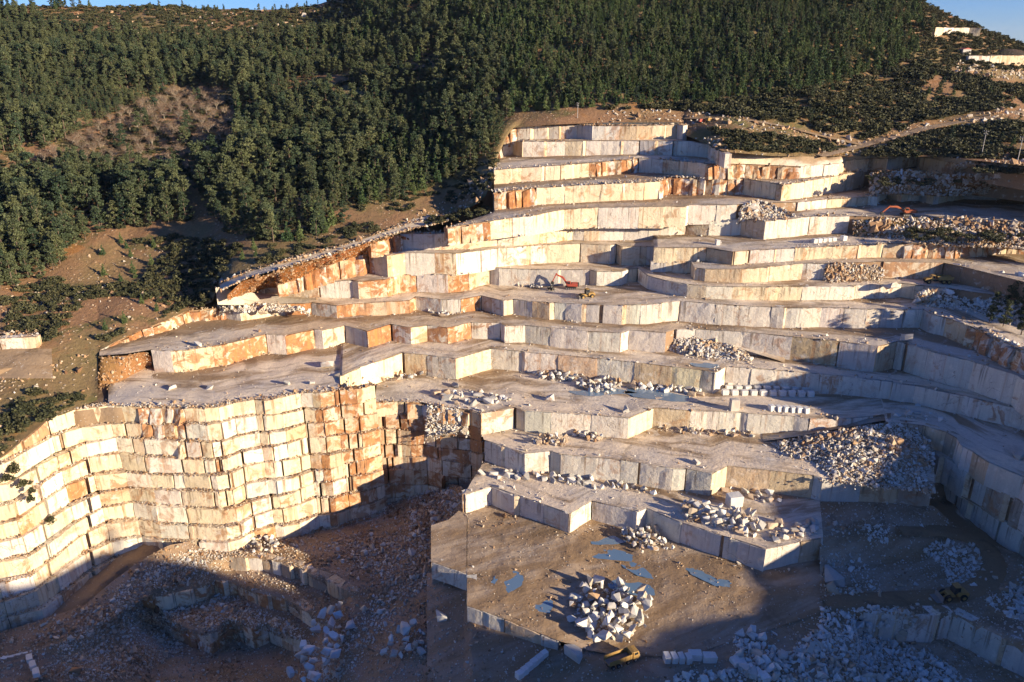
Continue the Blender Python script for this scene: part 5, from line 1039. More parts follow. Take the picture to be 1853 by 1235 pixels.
Pg = {k: inpoly(v) for k, v in dict(
 old1=[(-450, -120), (700, -120), (800, 60), (900, 100), (930, 200), (905, 255), (880, 290), (800, 330), (730, 365), (690, 380), (600, 415), (560, 440), (430, 440), (380, 385), (350, 330), (425, 320), (435, 250), (420, 165), (330, 160), (230, 195), (150, 240), (60, 280), (-450, 300)],
 old2=[(-450, 300), (60, 285), (100, 310), (250, 318), (330, 330), (345, 400), (280, 412), (190, 420), (120, 455), (100, 495), (30, 520), (-450, 560)],
 rocky=[(60, 20), (640, -20), (660, 50), (450, 85), (200, 75), (90, 60)],
 bare=[(60, 290), (150, 245), (230, 198), (330, 165), (420, 170), (430, 260), (420, 325), (250, 315), (100, 308)],
 young=[(700, -120), (1640, -120), (1690, 40), (1690, 100), (1600, 130), (1480, 160), (1300, 185), (1090, 195), (930, 205), (905, 110), (800, 60)],
 scrub1=[(1090, 198), (1300, 185), (1480, 160), (1600, 130), (1690, 110), (1760, 140), (1950, 130), (1950, 175), (1700, 215), (1560, 255), (1440, 225), (1240, 200)],
 scrub2=[(1290, 236), (1420, 246), (1530, 268), (1480, 280), (1320, 272)], scrub3=[(1560, 276), (1640, 252), (1750, 228), (1950, 212), (1950, 290), (1560, 284)],
 left=[(-300, 600), (0, 540), (110, 498), (190, 440), (300, 425), (430, 445), (560, 450), (400, 500), (390, 545), (250, 590), (180, 630), (0, 600)], left2=[(-300, 900), (-300, 640), (0, 690), (100, 690), (178, 650), (176, 715), (60, 775), (0, 825)],
 gap=[(430, 445), (560, 445), (700, 382), (800, 333), (900, 262), (895, 345), (740, 400), (560, 458), (440, 488)]).items()}
A_ = HP[:HR]; e1 = A_[:-1, 1:]-A_[:-1, :-1]; e2 = A_[1:, :-1]-A_[:-1, :-1]; AR = np.linalg.norm(np.cross(e1, e2), axis=2).ravel(); TOT = AR.sum(); NC = len(HU)-1
def hill_samples(n):
    ci = rng.choice(len(AR), n, p=AR/TOT); j, i = np.divmod(ci, NC); a, b = rng.random(n)[:, None], rng.random(n)[:, None]
    return A_[j, i]*(1-a)*(1-b)+A_[j, i+1]*a*(1-b)+A_[j+1, i]*(1-a)*b+A_[j+1, i+1]*a*b
TREES, SHRUBS, BARE = [], [], []; occ = {}
def free(p, d):
    kx, ky = int(p[0]//5), int(p[1]//5)
    for a in (-1, 0, 1):
        for b in (-1, 0, 1):
            for q in occ.get((kx+a, ky+b), ()):
                if (q[0]-p[0])**2+(q[1]-p[1])**2 < (d+q[2])**2*.25: return False
    occ.setdefault((kx, ky), []).append((p[0], p[1], d)); return True
S_ = hill_samples(90000); UU, VV = proj(S_[:, 0], S_[:, 1], S_[:, 2])
for p, u, v in zip(S_, UU, VV):
    if v < -130 or u < -420 or u > 2150: continue
    n1 = vnoise(p[0]*.02, p[1]*.02, 77); n2 = vnoise(p[0]*.06, p[1]*.06, 78)
    if Pg['rocky'](u, v):
        if n2 > .55 and rng.random() < .25 and free(p, 5): TREES.append((p, rng.uniform(.18, .42), 0))
        elif rng.random() < .3: SHRUBS.append((p, rng.uniform(1.2, 2.6)))
    elif Pg['old1'](u, v) or Pg['old2'](u, v):
        big_ = vnoise(p[0]*.035+9, p[1]*.035, 79)
        if n2 > .22+.12*(n1 > .6) and free(p, 2.6+2.2*big_): TREES.append((p, (.42+.62*big_)*rng.uniform(.7, 1.25)*(1.1 if v > 230 else 1.), 0) if n1 < .62 or rng.random() < .5 else (p, rng.uniform(.55, 1.15), 1))
        elif rng.random() < .14: SHRUBS.append((p, rng.uniform(1.2, 2.6)))
    elif Pg['young'](u, v):
        if rng.random() < (1.-(u-1560)/140. if u > 1560 else 1.)*(1.-max(0., v-110)/150. if u > 1240 else 1.) and free(p, 2.4+1.2*n1): TREES.append((p, rng.uniform(.5, 1.1)*(.7+.5*n1), 1) if rng.random() < .80 else (p, rng.uniform(.4, .8), 0))
        elif u > 1240 and rng.random() < .5 and free(p, 1.8): SHRUBS.append((p, rng.uniform(1.5, 3.)))
    elif Pg['bare'](u, v):
        if rng.random() < .16 and free(p, 4.5): BARE.append((p, rng.uniform(.8, 1.4)))
        elif rng.random() < .25: SHRUBS.append((p, rng.uniform(1., 2.2)))
        elif rng.random() < .03 and free(p, 5): TREES.append((p, rng.uniform(.5, .9), 0))
    elif Pg['scrub1'](u, v) or Pg['scrub3'](u, v):
        if rng.random() < .85 and n2 > .2 and free(p, 1.6+.6*n1): SHRUBS.append((p, rng.uniform(1.3, 3.6)))
        elif rng.random() < .05 and free(p, 3): TREES.append((p, rng.uniform(.25, .6), int(rng.random() < .6)))
    elif Pg['scrub2'](u, v):
        if rng.random() < .8 and free(p, 1.8): SHRUBS.append((p, rng.uniform(1.6, 2.8)))
    elif Pg['left'](u, v) or Pg['left2'](u, v):
        if n2 > .42 and rng.random() < .9 and free(p, 1.5): SHRUBS.append((p, rng.uniform(1., 2.6)))
        elif rng.random() < .05 and u > 180 and u < 560 and free(p, 4): TREES.append((p, rng.uniform(.35, .6), 1))
    elif Pg['gap'](u, v):
        if rng.random() < .55 and n2 > .3 and free(p, 1.6): SHRUBS.append((p, rng.uniform(1., 2.4)))
    elif v < 128 and u > 1640:
        if rng.random() < .6 and free(p, 1.5): SHRUBS.append((p, rng.uniform(1.2, 2.4)))
for (u, v, s) in [(1790, 0, 0)]: pass
EPf = EP.reshape(-1, 3)
for _ in range(260):                                  # wood on the sunward hill
    j, i = rng.integers(len(yy)-1), rng.integers(8, len(xx)-1); p = EP[j, i]+(EP[j, i+1]-EP[j, i])*rng.random()+(EP[j+1, i]-EP[j, i])*rng.random()
    if p[1] < 22 and free(p, 6): TREES.append((p, rng.uniform(.4, .6), 0))
for u, v, z, s in [(1800, 525, 53.5, .55), (1825, 520, 53.6, .75), (1845, 535, 53.4, .8), (1815, 545, 53., .6), (1790, 540, 52.8, .45), (1848, 560, 52.5, .7), (1865, 545, 53., .8)]:   # small stand at the right edge
    TREES.append((at_z(u, v+45, 49.), s, 0))
for k in range(150):                                  # shrubs on the scrubby banks of the right hand benches
    u, v, z = [(rng.uniform(1640, 1853), rng.uniform(412, 436), 70.), (rng.uniform(1570, 1853), rng.uniform(312, 335), 84.), (rng.uniform(1770, 1853), rng.uniform(292, 312), 91.)][rng.integers(3)]
    SHRUBS.append((at_z(u, v, z)+np.array([0, 0, -.4]), rng.uniform(1.2, 2.6)))
for k in range(40):
    u = rng.uniform(770, 885); SHRUBS.append((at_z(u, np.interp(u, [770, 885], [404, 378])+rng.normal(0, 5), np.interp(u, [770, 885], [70.8, 75.])), rng.uniform(.9, 2.)))
for u, v, z, s in [(40, 880, 22., 1.8), (55, 905, 18., 1.5), (92, 945, 8., 1.6), (57, 890, 20., 1.4), (70, 960, 6., 1.4), (20, 850, 26., 2.4), (25, 855, 26., 2.), (8, 870, 25., 2.2)]:  # tufts on the ledges of the tall wall
    p = at_z(u, v, z); SHRUBS.append((p, s))
def inview(p):
    u, v = proj(*p); return -30 < u < 1883 and -40 < v < 1260
def rank(L, size): return sorted(range(len(L)), key=lambda k: -(size(L[k])/np.linalg.norm(L[k][0]-np.array([0, 0, CAMZ])) if inview(L[k][0]) else 0))
od = rank(TREES, lambda t: t[1]*(15 if t[2] == 0 else 9)); big = set(od[:300]); ZONES = [(90, 'wood at the left edge'), (200, 'wood above the stony slope'), (350, 'wood below the clearing'), (450, 'wood right of the clearing'), (540, 'wood above the hairpin road'), (640, 'wood above the gravel road'), (760, 'wood where the road climbs'), (920, 'wood left of the topmost faces'), (9999, 'wood right of the topmost faces')]
for k in od[:300]:
    p, s, kd = TREES[k]; u, v = proj(*p); zn = ('small stand at the right edge' if u > 1700 else 'lowest corner of the left wood') if v > 470 else next(n for lim, n in ZONES if u < lim)+(', front rows' if v > (400 if u < 640 else 340) else ', middle rows' if v > 290 else ', back rows')
    t = empty('pine_tree', p, rng.uniform(0, 6.28)); t.scale = (s*rng.uniform(.95, 1.4),)*2+(s,); tm, cm = (MP if kd == 0 else YP)[rng.integers(8 if kd == 0 else 5)]
    obj('trunk', tm, None, t); obj('crown', cm, None, t); kind_ = 'broad dark pine' if kd == 0 else 'slender young pine'
    tag(t, kind_+' in the '+zn, 'pine tree', ('broad' if kd == 0 else 'young')+' pines, '+zn)
rest = [TREES[k] for k in od[300:]]; n = len(rest)
fo = points_obj('forest', [t[0] for t in rest], [rng.integers(8) if t[2] == 0 else 8+rng.integers(5) for t in rest], np.stack([np.zeros(n), np.zeros(n), rng.uniform(0, 6.28, n)], 1), [[t[1]*rng.uniform(.95, 1.4)]*2+[t[1]] for t in rest], np.zeros(n), GN_TREE)
tag(fo, 'dense pine forest covering the hillside', None, None, 'stuff')
od = rank(SHRUBS, lambda t: t[1])
for k in od[:260]:
    p, s = SHRUBS[k]; u, v = proj(*p); zn = ('on the tall wall ledges' if v > 840 else 'on the dark slope above the tall wall' if v > 640 else 'on the stony slope below the wood' if u < 240 else 'on the slope left of the hairpin') if u < 400 else 'beside the gravel road' if u < 740 else 'beside the upper road' if u < 1000 else 'below the stony track' if u < 1420 and v > 232 else 'above the stony track' if u < 1560 else 'below the grey road' if v > 240 else 'above the grey road'
    o = obj('shrub', SHM[rng.integers(5)], None, None, p-np.array([0, 0, .15])); o.scale = (s, s*rng.uniform(.8, 1.1), s*rng.uniform(.6, .85)); o.rotation_euler = (0, 0, rng.uniform(0, 6.28)); sz_ = 'large' if s > 2.9 else 'middling' if s > 2. else 'small'; tag(o, sz_+' dark green shrub '+zn, 'shrub', sz_+' shrubs '+zn)
rest = [SHRUBS[k] for k in od[260:]]; n = len(rest)
so = points_obj('scrub', [t[0]-np.array([0, 0, .15]) for t in rest], rng.integers(0, 5, n), np.stack([np.zeros(n), np.zeros(n), rng.uniform(0, 6.28, n)], 1), [[t[1], t[1], t[1]*rng.uniform(.6, .85)] for t in rest], np.zeros(n), GN_SHRUB)
tag(so, 'dark evergreen scrub spread over the slopes', None, None, 'stuff')
for k, (p, s) in enumerate(BARE):
    if not inview(p): continue
    o = empty('bare_tree', p, rng.uniform(0, 6.28)); o.scale = (s*1.1, s*1.1, s); tm, cm = BRM[rng.integers(3)]; obj('trunk', tm, None, o); obj('crown', cm, None, o); u, v = proj(*p)
    zn = ('lower ' if v > 262 else 'upper ')+('left' if u < 190 else 'middle' if u < 310 else 'right'); tag(o, ('tall' if s > 1.1 else 'low')+' leafless brown tree in the '+zn+' part of the clearing', 'tree', 'leafless trees, '+('tall ' if s > 1.1 else 'low ')+zn)
print('trees', len(TREES), 'shrubs', len(SHRUBS), 'bare', len(BARE))
# ================================================================ machines
class MB:
    def __init__(s): s.V = []; s.F = []
    def box(s, c, d, ry=0., rz=0., taper=1.):
        i = len(s.V); cy, sy = math.cos(ry), math.sin(ry); cz, sz = math.cos(rz), math.sin(rz)
        for x, y, z in [(-1, -1, -1), (1, -1, -1), (1, 1, -1), (-1, 1, -1), (-1, -1, 1), (1, -1, 1), (1, 1, 1), (-1, 1, 1)]:
            k = taper if z > 0 else 1.; p = [x*d[0]/2*k, y*d[1]/2*k, z*d[2]/2]; p = [p[0]*cy+p[2]*sy, p[1], -p[0]*sy+p[2]*cy]; p = [p[0]*cz-p[1]*sz, p[0]*sz+p[1]*cz, p[2]]
            s.V.append((p[0]+c[0], p[1]+c[1], p[2]+c[2]))
        s.F += [tuple(i+k for k in f) for f in ((0, 3, 2, 1), (4, 5, 6, 7), (0, 1, 5, 4), (1, 2, 6, 5), (2, 3, 7, 6), (3, 0, 4, 7))]; return s
    def prof(s, pts, y0, y1):                         # side profile (x, z) extruded across
        i = len(s.V); n = len(pts); s.V += [(x, y0, z) for x, z in pts]+[(x, y1, z) for x, z in pts]
        s.F += [tuple(i+k for k in range(n)), tuple(i+n+k for k in reversed(range(n)))]+[(i+k, i+n+k, i+n+(k+1) % n, i+(k+1) % n) for k in range(n)]; return s
    def cyl(s, c, r, w, n=16, axis='y', r2=None):
        i = len(s.V); r2 = r if r2 is None else r2
        for sgn, rr in ((-1, r), (1, r2)):
            for k in range(n):
                t = 2*math.pi*k/n; a, b = rr*math.cos(t), rr*math.sin(t)
                s.V.append((c[0]+a, c[1]+sgn*w/2, c[2]+b) if axis == 'y' else (c[0]+a, c[1]+b, c[2]+sgn*w/2) if axis == 'z' else (c[0]+sgn*w/2, c[1]+a, c[2]+b))
        s.F += [tuple(i+k for k in range(n)), tuple(i+n+k for k in reversed(range(n)))]+[(i+k, i+(k+1) % n, i+n+(k+1) % n, i+n+k) for k in range(n)]; return s
    def build(s, name, mat, parent, bev=.04):
        bm = bmesh.new(); vv = [bm.verts.new(v) for v in s.V]
        for f in s.F: bm.faces.new([vv[k] for k in f])
        bmesh.ops.recalc_face_normals(bm, faces=bm.faces)
        if bev: bmesh.ops.bevel(bm, geom=[e for e in bm.edges if e.is_manifold and e.calc_face_angle(0) > .6], offset=bev, segments=1, affect='EDGES')
        me = bpy.data.meshes.new(name); bm.to_mesh(me); bm.free(); return obj(name, me, MAT[mat], parent)
def wheel(t, x, y, r, w, rim='grey_steel'):
    o = MB().cyl((x, y, r), r, w, 18).build('wheel', 'black_rubber', t, .06); MB().cyl((x, y+(w/2 if y > 0 else -w/2)*1.02, r), r*.52, .06, 14).build('rim', rim, o, 0)
def bed(pts_lo, zlo, zhi, x0, x1, w, th=.14, flare=.25, nose=None):
    m = MB(); m.box(((x0+x1)/2, 0, zlo), (x1-x0, w, th)); h = zhi-zlo
    for sy in (-1, 1): m.box(((x0+x1)/2, sy*(w/2+.02), zlo+h/2), (x1-x0, th, h))
    m.box((x1, 0, zlo+h*.6), (th, w, h*1.2)); return m
def dump_truck(loc, rz, label):
    t = empty('dump_truck', loc, rz); tag(t, label, 'dump truck')
    MB().box((0, 0, .95), (8.2, .9, .35)).build('chassis', 'dark_steel', t)
    c = MB().prof([(2.55, 1.0), (4.35, 1.0), (4.4, 1.9), (4.05, 2.95), (2.55, 3.0)], -1.2, 1.2).build('cab', 'yellow_paint', t, .08)
    MB().prof([(4.40, 1.98), (4.43, 1.98), (4.13, 2.82), (4.10, 2.82)], -1.0, 1.0).build('windscreen', 'window_glass', c, 0)
    for sy in (-1, 1): MB().box((3.35, sy*1.21, 2.45), (1.0, .03, .65)).build('window', 'window_glass', c, 0)
    MB().box((4.42, 0, .95), (.25, 2.4, .45)).build('bumper', 'dark_steel', t); MB().box((4.42, 0, 1.55), (.06, 1.3, .45)).build('grille', 'dark_steel', t, 0)
    for sy in (-1, 1): MB().cyl((4.46, sy*.9, 1.45), .16, .08, 12, 'x').build('headlight', 'white_paint', t, 0)
    b = bed(None, 1.45, 2.75, -4.1, 2.2, 2.5).build('dump_bed', 'yellow_paint', t, .03)
    MB().box((-.95, 0, 1.56), (6.1, 2.3, .06)).build('bed_floor', 'bed_dust', b, 0); MB().box((2.55, 0, 3.1), (.9, 2.4, .1), -.15).build('canopy', 'yellow_paint', b)
    for k in range(5):
        for sy in (-1, 1): MB().box((-3.7+k*1.35, sy*1.36, 2.1), (.12, .12, 1.2)).build('rib', 'yellow_paint', b, 0)
    for x in (3.3, 1.2, -1.5, -2.9):
        for sy in (-1, 1): wheel(t, x, sy*1.05, .55, .42 if x > 0 else .6)
    return t
def articulated_truck(loc, rz, label):
    t = empty('articulated_truck', loc, rz); tag(t, label, 'dump truck')
    f = MB().prof([(2.2, 1.0), (4.9, 1.0), (5.0, 1.5), (4.7, 2.05), (3.5, 2.2), (2.2, 2.2)], -1.0, 1.0).build('hood', 'yellow_paint', t, .1)
    MB().box((4.95, 0, 1.35), (.08, 1.4, .6)).build('grille', 'dark_steel', f, 0)
    c = MB().prof([(1.3, 1.5), (2.9, 1.5), (2.95, 2.3), (2.7, 3.25), (1.4, 3.25)], -.85, .85).build('cab', 'yellow_paint', t, .06)
    MB().prof([(2.96, 2.3), (2.99, 2.3), (2.75, 3.1), (2.72, 3.1)], -.75, .75).build('windscreen', 'window_glass', c, 0)
    for sy in (-1, 1): MB().box((2.05, sy*.86, 2.65), (1.05, .03, .8)).build('window', 'window_glass', c, 0)
    MB().box((.6, 0, 1.1), (2.0, .8, .6)).build('hitch', 'dark_steel', t); MB().box((-2.4, 0, 1.1), (5., .9, .5)).build('chassis', 'dark_steel', t)
    m = MB().prof([(-5.0, 2.0), (-4.2, 1.55), (.4, 1.55), (1.0, 3.0), (.85, 3.1), (-5.1, 2.9)], -1.45, -1.3); m.prof([(-5.0, 2.0), (-4.2, 1.55), (.4, 1.55), (1.0, 3.0), (.85, 3.1), (-5.1, 2.9)], 1.3, 1.45)
    m.box((-1.9, 0, 1.6), (4.7, 2.7, .12)); m.box((.7, 0, 2.3), (.14, 2.7, 1.6), .4); m.box((-4.6, 0, 1.78), (1.0, 2.7, .12), .5)
    b = m.build('dump_bed', 'yellow_paint', t, .03); MB().box((-2., 0, 1.9), (4.6, 2.5, .5)).build('load', 'bed_dust', b, .1)
    for x in (3.7, -1.7, -3.6):
        for sy in (-1, 1): wheel(t, x, sy*1.15, .85, .65, 'yellow_paint')
    return t
def excavator(loc, rz, paint, label, boom=(.75, -.9, -1.7), turn=0., s=1.):
    t = empty('excavator', loc, rz); t.scale = (s,)*3; tag(t, label, 'excavator')
    for sy in (-1, 1):
        tr = MB().prof([(-2.2, .45), (-1.9, .08), (1.9, .08), (2.2, .45), (1.9, .95), (-1.9, .95)], sy*1.3-.3, sy*1.3+.3).build('track', 'dark_steel', t, .05)
        for k in range(5): MB().cyl((-1.6+k*.8, sy*1.62, .45), .25, .06, 10).build('roller', 'grey_steel', tr, 0)
    MB().box((0, 0, .8), (2.2, 2.2, .4)).build('undercarriage', 'dark_steel', t); MB().cyl((0, 0, 1.1), .9, .25, 16, 'z').build('slew_ring', 'dark_steel', t, 0)
    MB().prof([(-2.6, 1.25), (1.3, 1.25), (1.3, 1.9), (-.4, 2.35), (-2.6, 2.35)], -1.35, 1.35).build('house', paint, t, .08)
    MB().prof([(-3.1, 1.3), (-2.55, 1.3), (-2.55, 2.4), (-3.0, 2.2)], -1.35, 1.35).build('counterweight', 'dark_steel', t, .08)
    c = MB().prof([(.1, 1.9), (1.6, 1.5), (1.75, 2.2), (1.35, 3.15), (.1, 3.15)], .35, 1.3).build('cab', paint, t, .05)
    MB().prof([(1.77, 2.2), (1.80, 2.2), (1.42, 3.05), (1.39, 3.05)], .45, 1.2).build('windscreen', 'window_glass', c, 0); MB().box((.8, 1.31, 2.6), (1.1, .03, .75)).build('window', 'window_glass', c, 0)
    a1, a2, a3 = boom; p0 = np.array([1.2, 1.7]); p1 = p0+3.2*np.array([math.cos(a1), math.sin(a1)]); a1b = a1-.55; p2 = p1+2.9*np.array([math.cos(a1b), math.sin(a1b)]); p3 = p2+3.0*np.array([math.cos(a2), math.sin(a2)])
    def arm(nm, a, b, w0, w1, par, mat):
        d = (b-a)/np.linalg.norm(b-a); n = np.array([-d[1], d[0]]); return MB().prof([tuple(a-n*w0/2), tuple(b-n*w1/2), tuple(b+n*w1/2), tuple(a+n*w0/2)], -.25, .25).build(nm, mat, par, .04)
    bo = arm('boom', p0, p1+.12*(p2-p1)/2.9, .55, .75, t, paint); arm('boom_tip', p1, p2, .72, .45, bo, paint); arm('cylinder', p0+np.array([.4, -.35]), p1, .16, .16, bo, 'grey_steel')
    arm('stick', p2+(p2-p3)/6, p3, .5, .35, t, paint)
    q = p3; m = MB()
    for sy in (-.55, .55): m.prof([(q[0]-.1, q[1]+.1), (q[0]+.55, q[1]-.2), (q[0]+.5, q[1]-1.0), (q[0]-.3, q[1]-1.25), (q[0]-.6, q[1]-.9)], sy-.04, sy+.04)
    m.prof([(q[0]+.55, q[1]-.2), (q[0]+.62, q[1]-.2), (q[0]+.55, q[1]-1.05), (q[0]-.3, q[1]-1.35), (q[0]-.3, q[1]-1.25), (q[0]+.5, q[1]-1.0)], -.55, .55); m.build('bucket', 'dark_steel', t, 0)
    return t
def wheel_loader(loc, rz, paint, label, s=1.):
    t = empty('wheel_loader', loc, rz); t.scale = (s,)*3; tag(t, label, 'wheel loader')
    MB().prof([(-3.2, 1.0), (-.6, 1.0), (-.6, 2.1), (-2.9, 2.0), (-3.2, 1.6)], -1., 1.).build('engine_cover', paint, t, .08); MB().prof([(-.5, .8), (1.5, .8), (1.6, 1.7), (.2, 1.7)], -.7, .7).build('front_frame', paint, t, .06)
    c = MB().prof([(-1.2, 2.0), (.2, 1.5), (.35, 2.3), (.1, 3.3), (-1.1, 3.3)], -.8, .8).build('cab', 'dark_steel', t, .05); MB().box((-.5, 0, 3.36), (1.5, 1.8, .1)).build('roof', paint, c, 0); MB().box((-.5, .82, 2.75), (.9, .03, .7)).build('window', 'window_glass', c, 0)
    for sy in (-1, 1): MB().prof([(.9, 1.5), (1.2, 1.85), (2.9, 1.05), (3.1, .6), (2.8, .7)], sy*.6-.1, sy*.6+.1).build('lift_arm', paint, t, .02)
    m = MB().prof([(2.9, .15), (4.2, .1), (4.2, .2), (3.1, .3), (3.0, 1.2), (3.3, 1.5), (3.2, 1.6), (2.8, 1.3)], -1.45, 1.45); m.build('bucket', 'grey_steel', t, .02)
    for x in (1.5, -1.9):
        for sy in (-1, 1): wheel(t, x, sy*1.05, .8, .6, paint)
    return t
def head(a, b, z): p, q = at_z(*a, z), at_z(*b, z); return math.atan2(q[1]-p[1], q[0]-p[0])
dump_truck(at_z(1124, 1201, 0.)+np.array([0, 0, .15]), head((1101, 1207), (1158, 1186), 0.), 'yellow dump truck with empty bed on the dark pit floor')
articulated_truck(at_z(1696, 513, 54.3), math.radians(176), 'yellow articulated dump truck parked below the stained bench')
excavator(at_z(1033, 523, 47.), math.radians(172), 'red_paint', 'red excavator with raised boom on the middle bench', (.95, -1.15, -1.7), s=1.05)
wheel_loader(at_z(1060, 540, 47.), math.radians(200), 'yellow_paint', 'small yellow wheel loader in front of the red excavator', 1.1)
excavator(at_z(1641, 391, 73.1), math.radians(178), 'orange_paint', 'orange excavator with outstretched arm on an upper right bench', (.55, -.75, -1.5), s=1.1)
wheel_loader(at_z(1722, 1083, 2.5), math.radians(185), 'yellow_paint', 'wheel loader standing in the deep shade at lower right', 1.2)
wheel_loader(at_z(997, 525, 46.9), math.radians(120), 'dark_steel', 'tiny dark loader beside the grey face', .55)
def compressor(p, rz, paint, label):
    t = empty('compressor_trailer', p, rz); tag(t, label, 'compressor'); MB().prof([(-1.6, .6), (1.5, .6), (1.5, 1.5), (.9, 1.95), (-1.3, 1.95), (-1.6, 1.6)], -.85, .85).build('housing', paint, t, .08)
    MB().box((2.1, 0, .6), (1.4, .14, .12)).build('drawbar', 'dark_steel', t, 0); MB().box((0, .86, 1.3), (1.4, .04, .5)).build('grille', 'dark_steel', t, 0)
    for sy in (-1, 1): wheel(t, -.3, sy*.85, .38, .25)
compressor(hill_at(1270, 224)+np.array([0, 0, .2]), .3, 'red_paint', 'red compressor on the rim above the topmost faces'); compressor(hill_at(1282, 222)+np.array([0, 0, .2]), .8, 'yellow_paint', 'yellow compressor on the rim above the topmost faces')
# ---------------------------------------------------------------- power poles
def pole(p, h, label):
    t = empty('power_pole', p, .3); tag(t, label, 'power pole'); MB().cyl((0, 0, h/2-.5), .17, h+1., 8, 'z', .10).build('pole_shaft', 'concrete', t, 0)
    for k, z in enumerate((h-.4, h-1.5)):
        a = MB().box((0, 0, z), (.14, 2.6-.5*k, .14)).build('cross_arm', 'grey_steel', t, 0)
        for y in (-1.1, 0, 1.1): MB().cyl((0, y*(1-.2*k), z+.22), .08, .3, 8, 'z', .05).build('insulator', 'white_paint', a, 0)
pole(hill_at(1777, 283), 10.5, 'taller power pole standing on the scrub slope at right'); pole(hill_at(1841, 297), 10.5, 'power pole nearest the right edge'); pole(hill_at(1045, 214), 7., 'slim pole at the forest edge above the topmost faces')
# ---------------------------------------------------------------- puddles
PUD = []
def puddle(name, poly, z, label, jag=.12):
    c0_ = np.mean(poly, 0); poly = [tuple(c0_+(np.array(q)-c0_)*(1.45 if z < 5 else 1.)) for q in poly]
    if z < 5:
        zz_ = [col_at(PLATP, PLATU, *(c0_+(np.array(q)-c0_)*f_))[2] for q in poly for f_ in (0, .3, .6)]; z = float(np.percentile(zz_, 62)); PUD.append((c0_, np.ptp([q[0] for q in poly])*.62, np.ptp([q[1] for q in poly])*.62))
    c = np.mean(poly, 0); n = len(poly); out = []; ph = rng.uniform(0, 6.28, 4)
    for k in range(n):
        p0, p1, p2, p3 = [np.array(poly[(k+m) % n], float) for m in (-1, 0, 1, 2)]
        for m in range(10):
            t = m/10; q = .5*((2*p1)+(-p0+p2)*t+(2*p0-5*p1+4*p2-p3)*t*t+(-p0+3*p1-3*p2+p3)*t**3); a = 2*math.pi*(k+t)/n
            q = c+(q-c)*(1+jag*(.5*math.sin(3*a+ph[0])+.35*math.sin(7*a+ph[1])+.25*math.sin(13*a+ph[2]))); out.append(at_z(q[0], q[1], z))
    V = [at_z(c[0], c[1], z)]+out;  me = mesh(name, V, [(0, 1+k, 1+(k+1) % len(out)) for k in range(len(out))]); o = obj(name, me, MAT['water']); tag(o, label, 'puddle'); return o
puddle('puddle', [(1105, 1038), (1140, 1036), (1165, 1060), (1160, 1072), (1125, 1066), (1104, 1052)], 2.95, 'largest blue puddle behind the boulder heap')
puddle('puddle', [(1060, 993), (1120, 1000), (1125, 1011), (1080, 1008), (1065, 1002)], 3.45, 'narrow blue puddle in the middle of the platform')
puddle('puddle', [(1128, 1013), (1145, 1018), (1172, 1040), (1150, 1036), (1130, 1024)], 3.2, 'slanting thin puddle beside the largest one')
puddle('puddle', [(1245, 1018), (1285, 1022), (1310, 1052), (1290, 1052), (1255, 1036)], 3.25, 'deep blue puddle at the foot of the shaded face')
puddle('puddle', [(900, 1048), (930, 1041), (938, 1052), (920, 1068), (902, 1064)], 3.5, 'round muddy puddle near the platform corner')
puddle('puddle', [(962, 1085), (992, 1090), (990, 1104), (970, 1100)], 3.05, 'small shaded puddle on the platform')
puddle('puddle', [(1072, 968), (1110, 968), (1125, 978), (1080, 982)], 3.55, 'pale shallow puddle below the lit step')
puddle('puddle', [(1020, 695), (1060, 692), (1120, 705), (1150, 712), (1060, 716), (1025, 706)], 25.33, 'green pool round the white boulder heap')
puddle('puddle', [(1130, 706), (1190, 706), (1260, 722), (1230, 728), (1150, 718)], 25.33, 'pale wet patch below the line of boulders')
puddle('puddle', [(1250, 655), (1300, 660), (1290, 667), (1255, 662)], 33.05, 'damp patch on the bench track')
wat = PLAT.data.attributes['wet'].data
for k, q in enumerate(PLAT.data.vertices):            # mud darkened round the puddles
    u, v = proj(*q.co); d_ = min(np.hypot((u-c[0])/a, (v-c[1])/b) for c, a, b in PUD)
    if d_ < 1.5: wat[k].value = max(wat[k].value, 1.5-.7*d_)
# ---------------------------------------------------------------- little cut in the slope at far left, far cut on the hill at right
q0 = [hill_at(u, v) for u, v in [(-60, 640), (0, 636), (50, 632), (72, 630)]]
zL = float(np.mean([q[2] for q in q0])); hL = 4.6
plL = [(k, q[:2], zL+hL) for k, q in enumerate(q0)]
PC = np.array([[hill_at(u, v)+np.array([0, 0, .5]) for u in np.arange(-80, 100, 8.)] for v in np.linspace(688, 634, 7)])
CUTL = obj('quarry_bench', grid_mesh('quarry_bench', PC), MAT['floor']); CUTL.color = (*G1, 1.); tag(CUTL, 'small pale quarry floor at the left edge', None, None, 'structure')
PB = np.array([[np.array([*pl_at(plL, t), zL+hL-.1]) for t in np.linspace(0, 3, 12)], [hill_at(u, 597)-np.array([0, 0, .2]) for u in np.linspace(-60, 72, 12)]]); PB = np.array([PB[0]+(PB[1]-PB[0])*t for t in np.linspace(0, 1, 6)])
o = obj('hillside', grid_mesh('hillside', PB), MAT['soil']); o.color = (1.2, 1.1, 1., 1.); tag(o, 'scrubby ground above the small cut at the left edge', None, None, 'structure')
scatter_on(PB, 'cut_top', .6, .5, .5, 300); flush_rubble('cut_top', 'brown stones above the small cut at the left edge')
wall(plL, zc(zL), CUTL, 'upper', pw=(5, 9), strips=False)
FQ = []
def far_wall(pts, h, label, zone='upper'):
    q = [hill_at(u, v) for u, v in pts]; zb_ = min(a[2] for a in q)-1.; top = max(a[2] for a in q)+h
    pl = [(k, a[:2], top) for k, a in enumerate(q)]; base = floor('quarry_bench', pl, [(k, a[:2]*1.035, top) for k, a in enumerate(q)], 0, len(q)-1, label, col=G1, step=.2, sheet=False, rows=4)
    wall(pl, zc(zb_), base, zone, pw=(7, 12), strips=False)
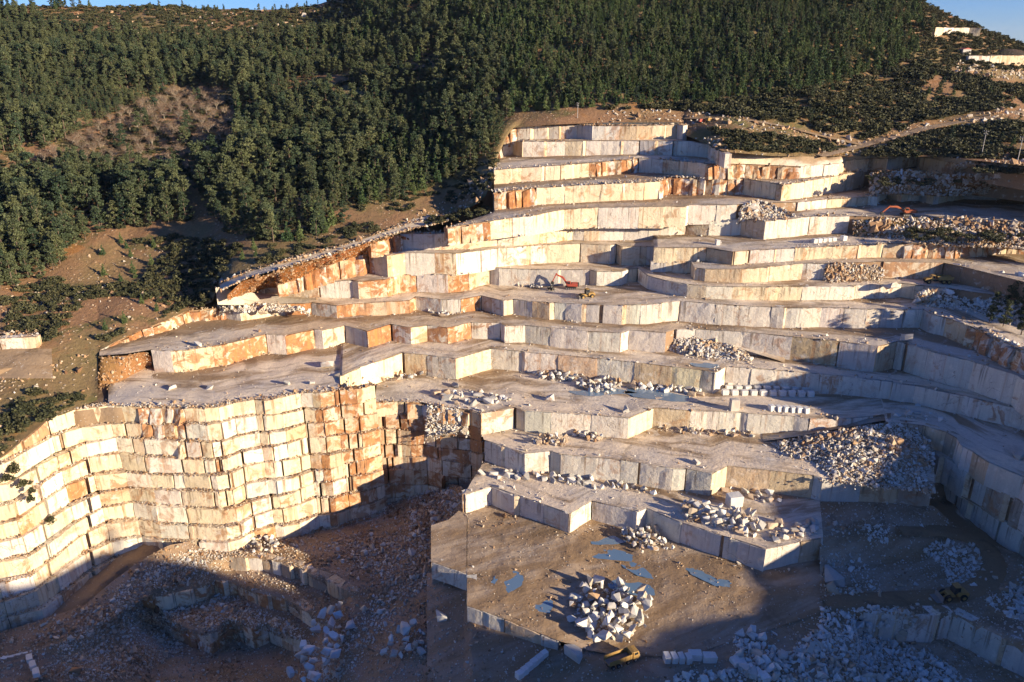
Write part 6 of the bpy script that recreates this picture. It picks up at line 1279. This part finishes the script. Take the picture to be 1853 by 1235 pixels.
far_wall([(1752, 112), (1790, 118), (1853, 120), (1900, 118)], 3.4, 'long white cut face on the far hill at right'); far_wall([(1690, 68), (1705, 63), (1728, 60), (1752, 66), (1770, 74)], 3.2, 'upper white cut on the far hill at right')
def hut(p, rz):
    t = empty('shed', p, rz); t.scale = (.65,)*3; tag(t, 'grey green shed under the red roof on the far hill', 'shed')
    MB().box((0, 0, 2.6), (9., 6., 6.2)).build('wall', 'concrete', t, .05); MB().box((0, -3.05, 2.2), (2.2, .1, 3.2)).build('door', 'dark_steel', t, 0)
    MB().prof([(-5., 5.7), (5., 5.7), (0, 6.9)], -3.6, 3.6).build('roof', 'red_tarp', t, .03)
hut(hill_at(1745, 96)+np.array([0, 0, -1.6]), .25)
def mound(u, v, r, h, label):
    p = hill_at(u, v); P = np.zeros((10, 25, 3))
    for j in range(10):
        for i in range(25):
            a = 2*math.pi*i/24; rr = r*(1-j/9)*(1+.2*math.sin(a*3+1)); P[j, i] = (p[0]+math.cos(a)*rr, p[1]+math.sin(a)*rr*.7, p[2]-1.5+h*(1-(1-j/9)**1.6)+fbm(a*2, j*.6, 9)*1.)
    o = obj('spoil_heap', grid_mesh('spoil_heap', P), MAT['soil']); o.color = (.55, .6, .75, 1.); tag(o, label, 'spoil heap')
mound(1822, 98, 20, 4.5, 'dark spoil heap on the far hill')
# ---------------------------------------------------------------- the far range beyond the plain
RX = np.linspace(5500, 10300, 60); P = np.zeros((6, 60, 3))
for j in range(6):
    for i, x in enumerate(RX):
        hgt = 260+420*fbm(x*.0006+3, .5, 51, 5)+60*math.sin(x*.0011)
        P[j, i] = (x, 13200+j*400, -80+hgt*math.sin(math.pi*min(1., (j+.02)/5)*.98+.02))
o = obj('far_hills', grid_mesh('far_hills', P), MAT['far_hill']); tag(o, 'distant blue range on the right horizon', None, None, 'structure')

# ---------------------------------------------------------------- thin air between here and the far range
HB = MB().box((3500, 3600, 200), (13800, 24800, 524)).build('haze', 'far_hill', None, 0); HB.data.materials.clear()
hm = bpy.data.materials.new('haze'); hm.use_nodes = True; hn = hm.node_tree; hn.nodes.remove(hn.nodes['Principled BSDF']); pv = hn.nodes.new('ShaderNodeVolumePrincipled')
pv.inputs['Density'].default_value = 2.2e-5; pv.inputs['Color'].default_value = (.78, .87, 1., 1.); pv.inputs['Anisotropy'].default_value = .2; hn.links.new(pv.outputs[0], hn.nodes['Material Output'].inputs['Volume'])
HB.data.materials.append(hm); tag(HB, 'thin blue air over the valley', None, None, 'stuff')
PLAIN.location.z = 0
print('blocks', NB[0], 'objects', len(bpy.data.objects), {k: len(v) for k, v in RUB.items()})
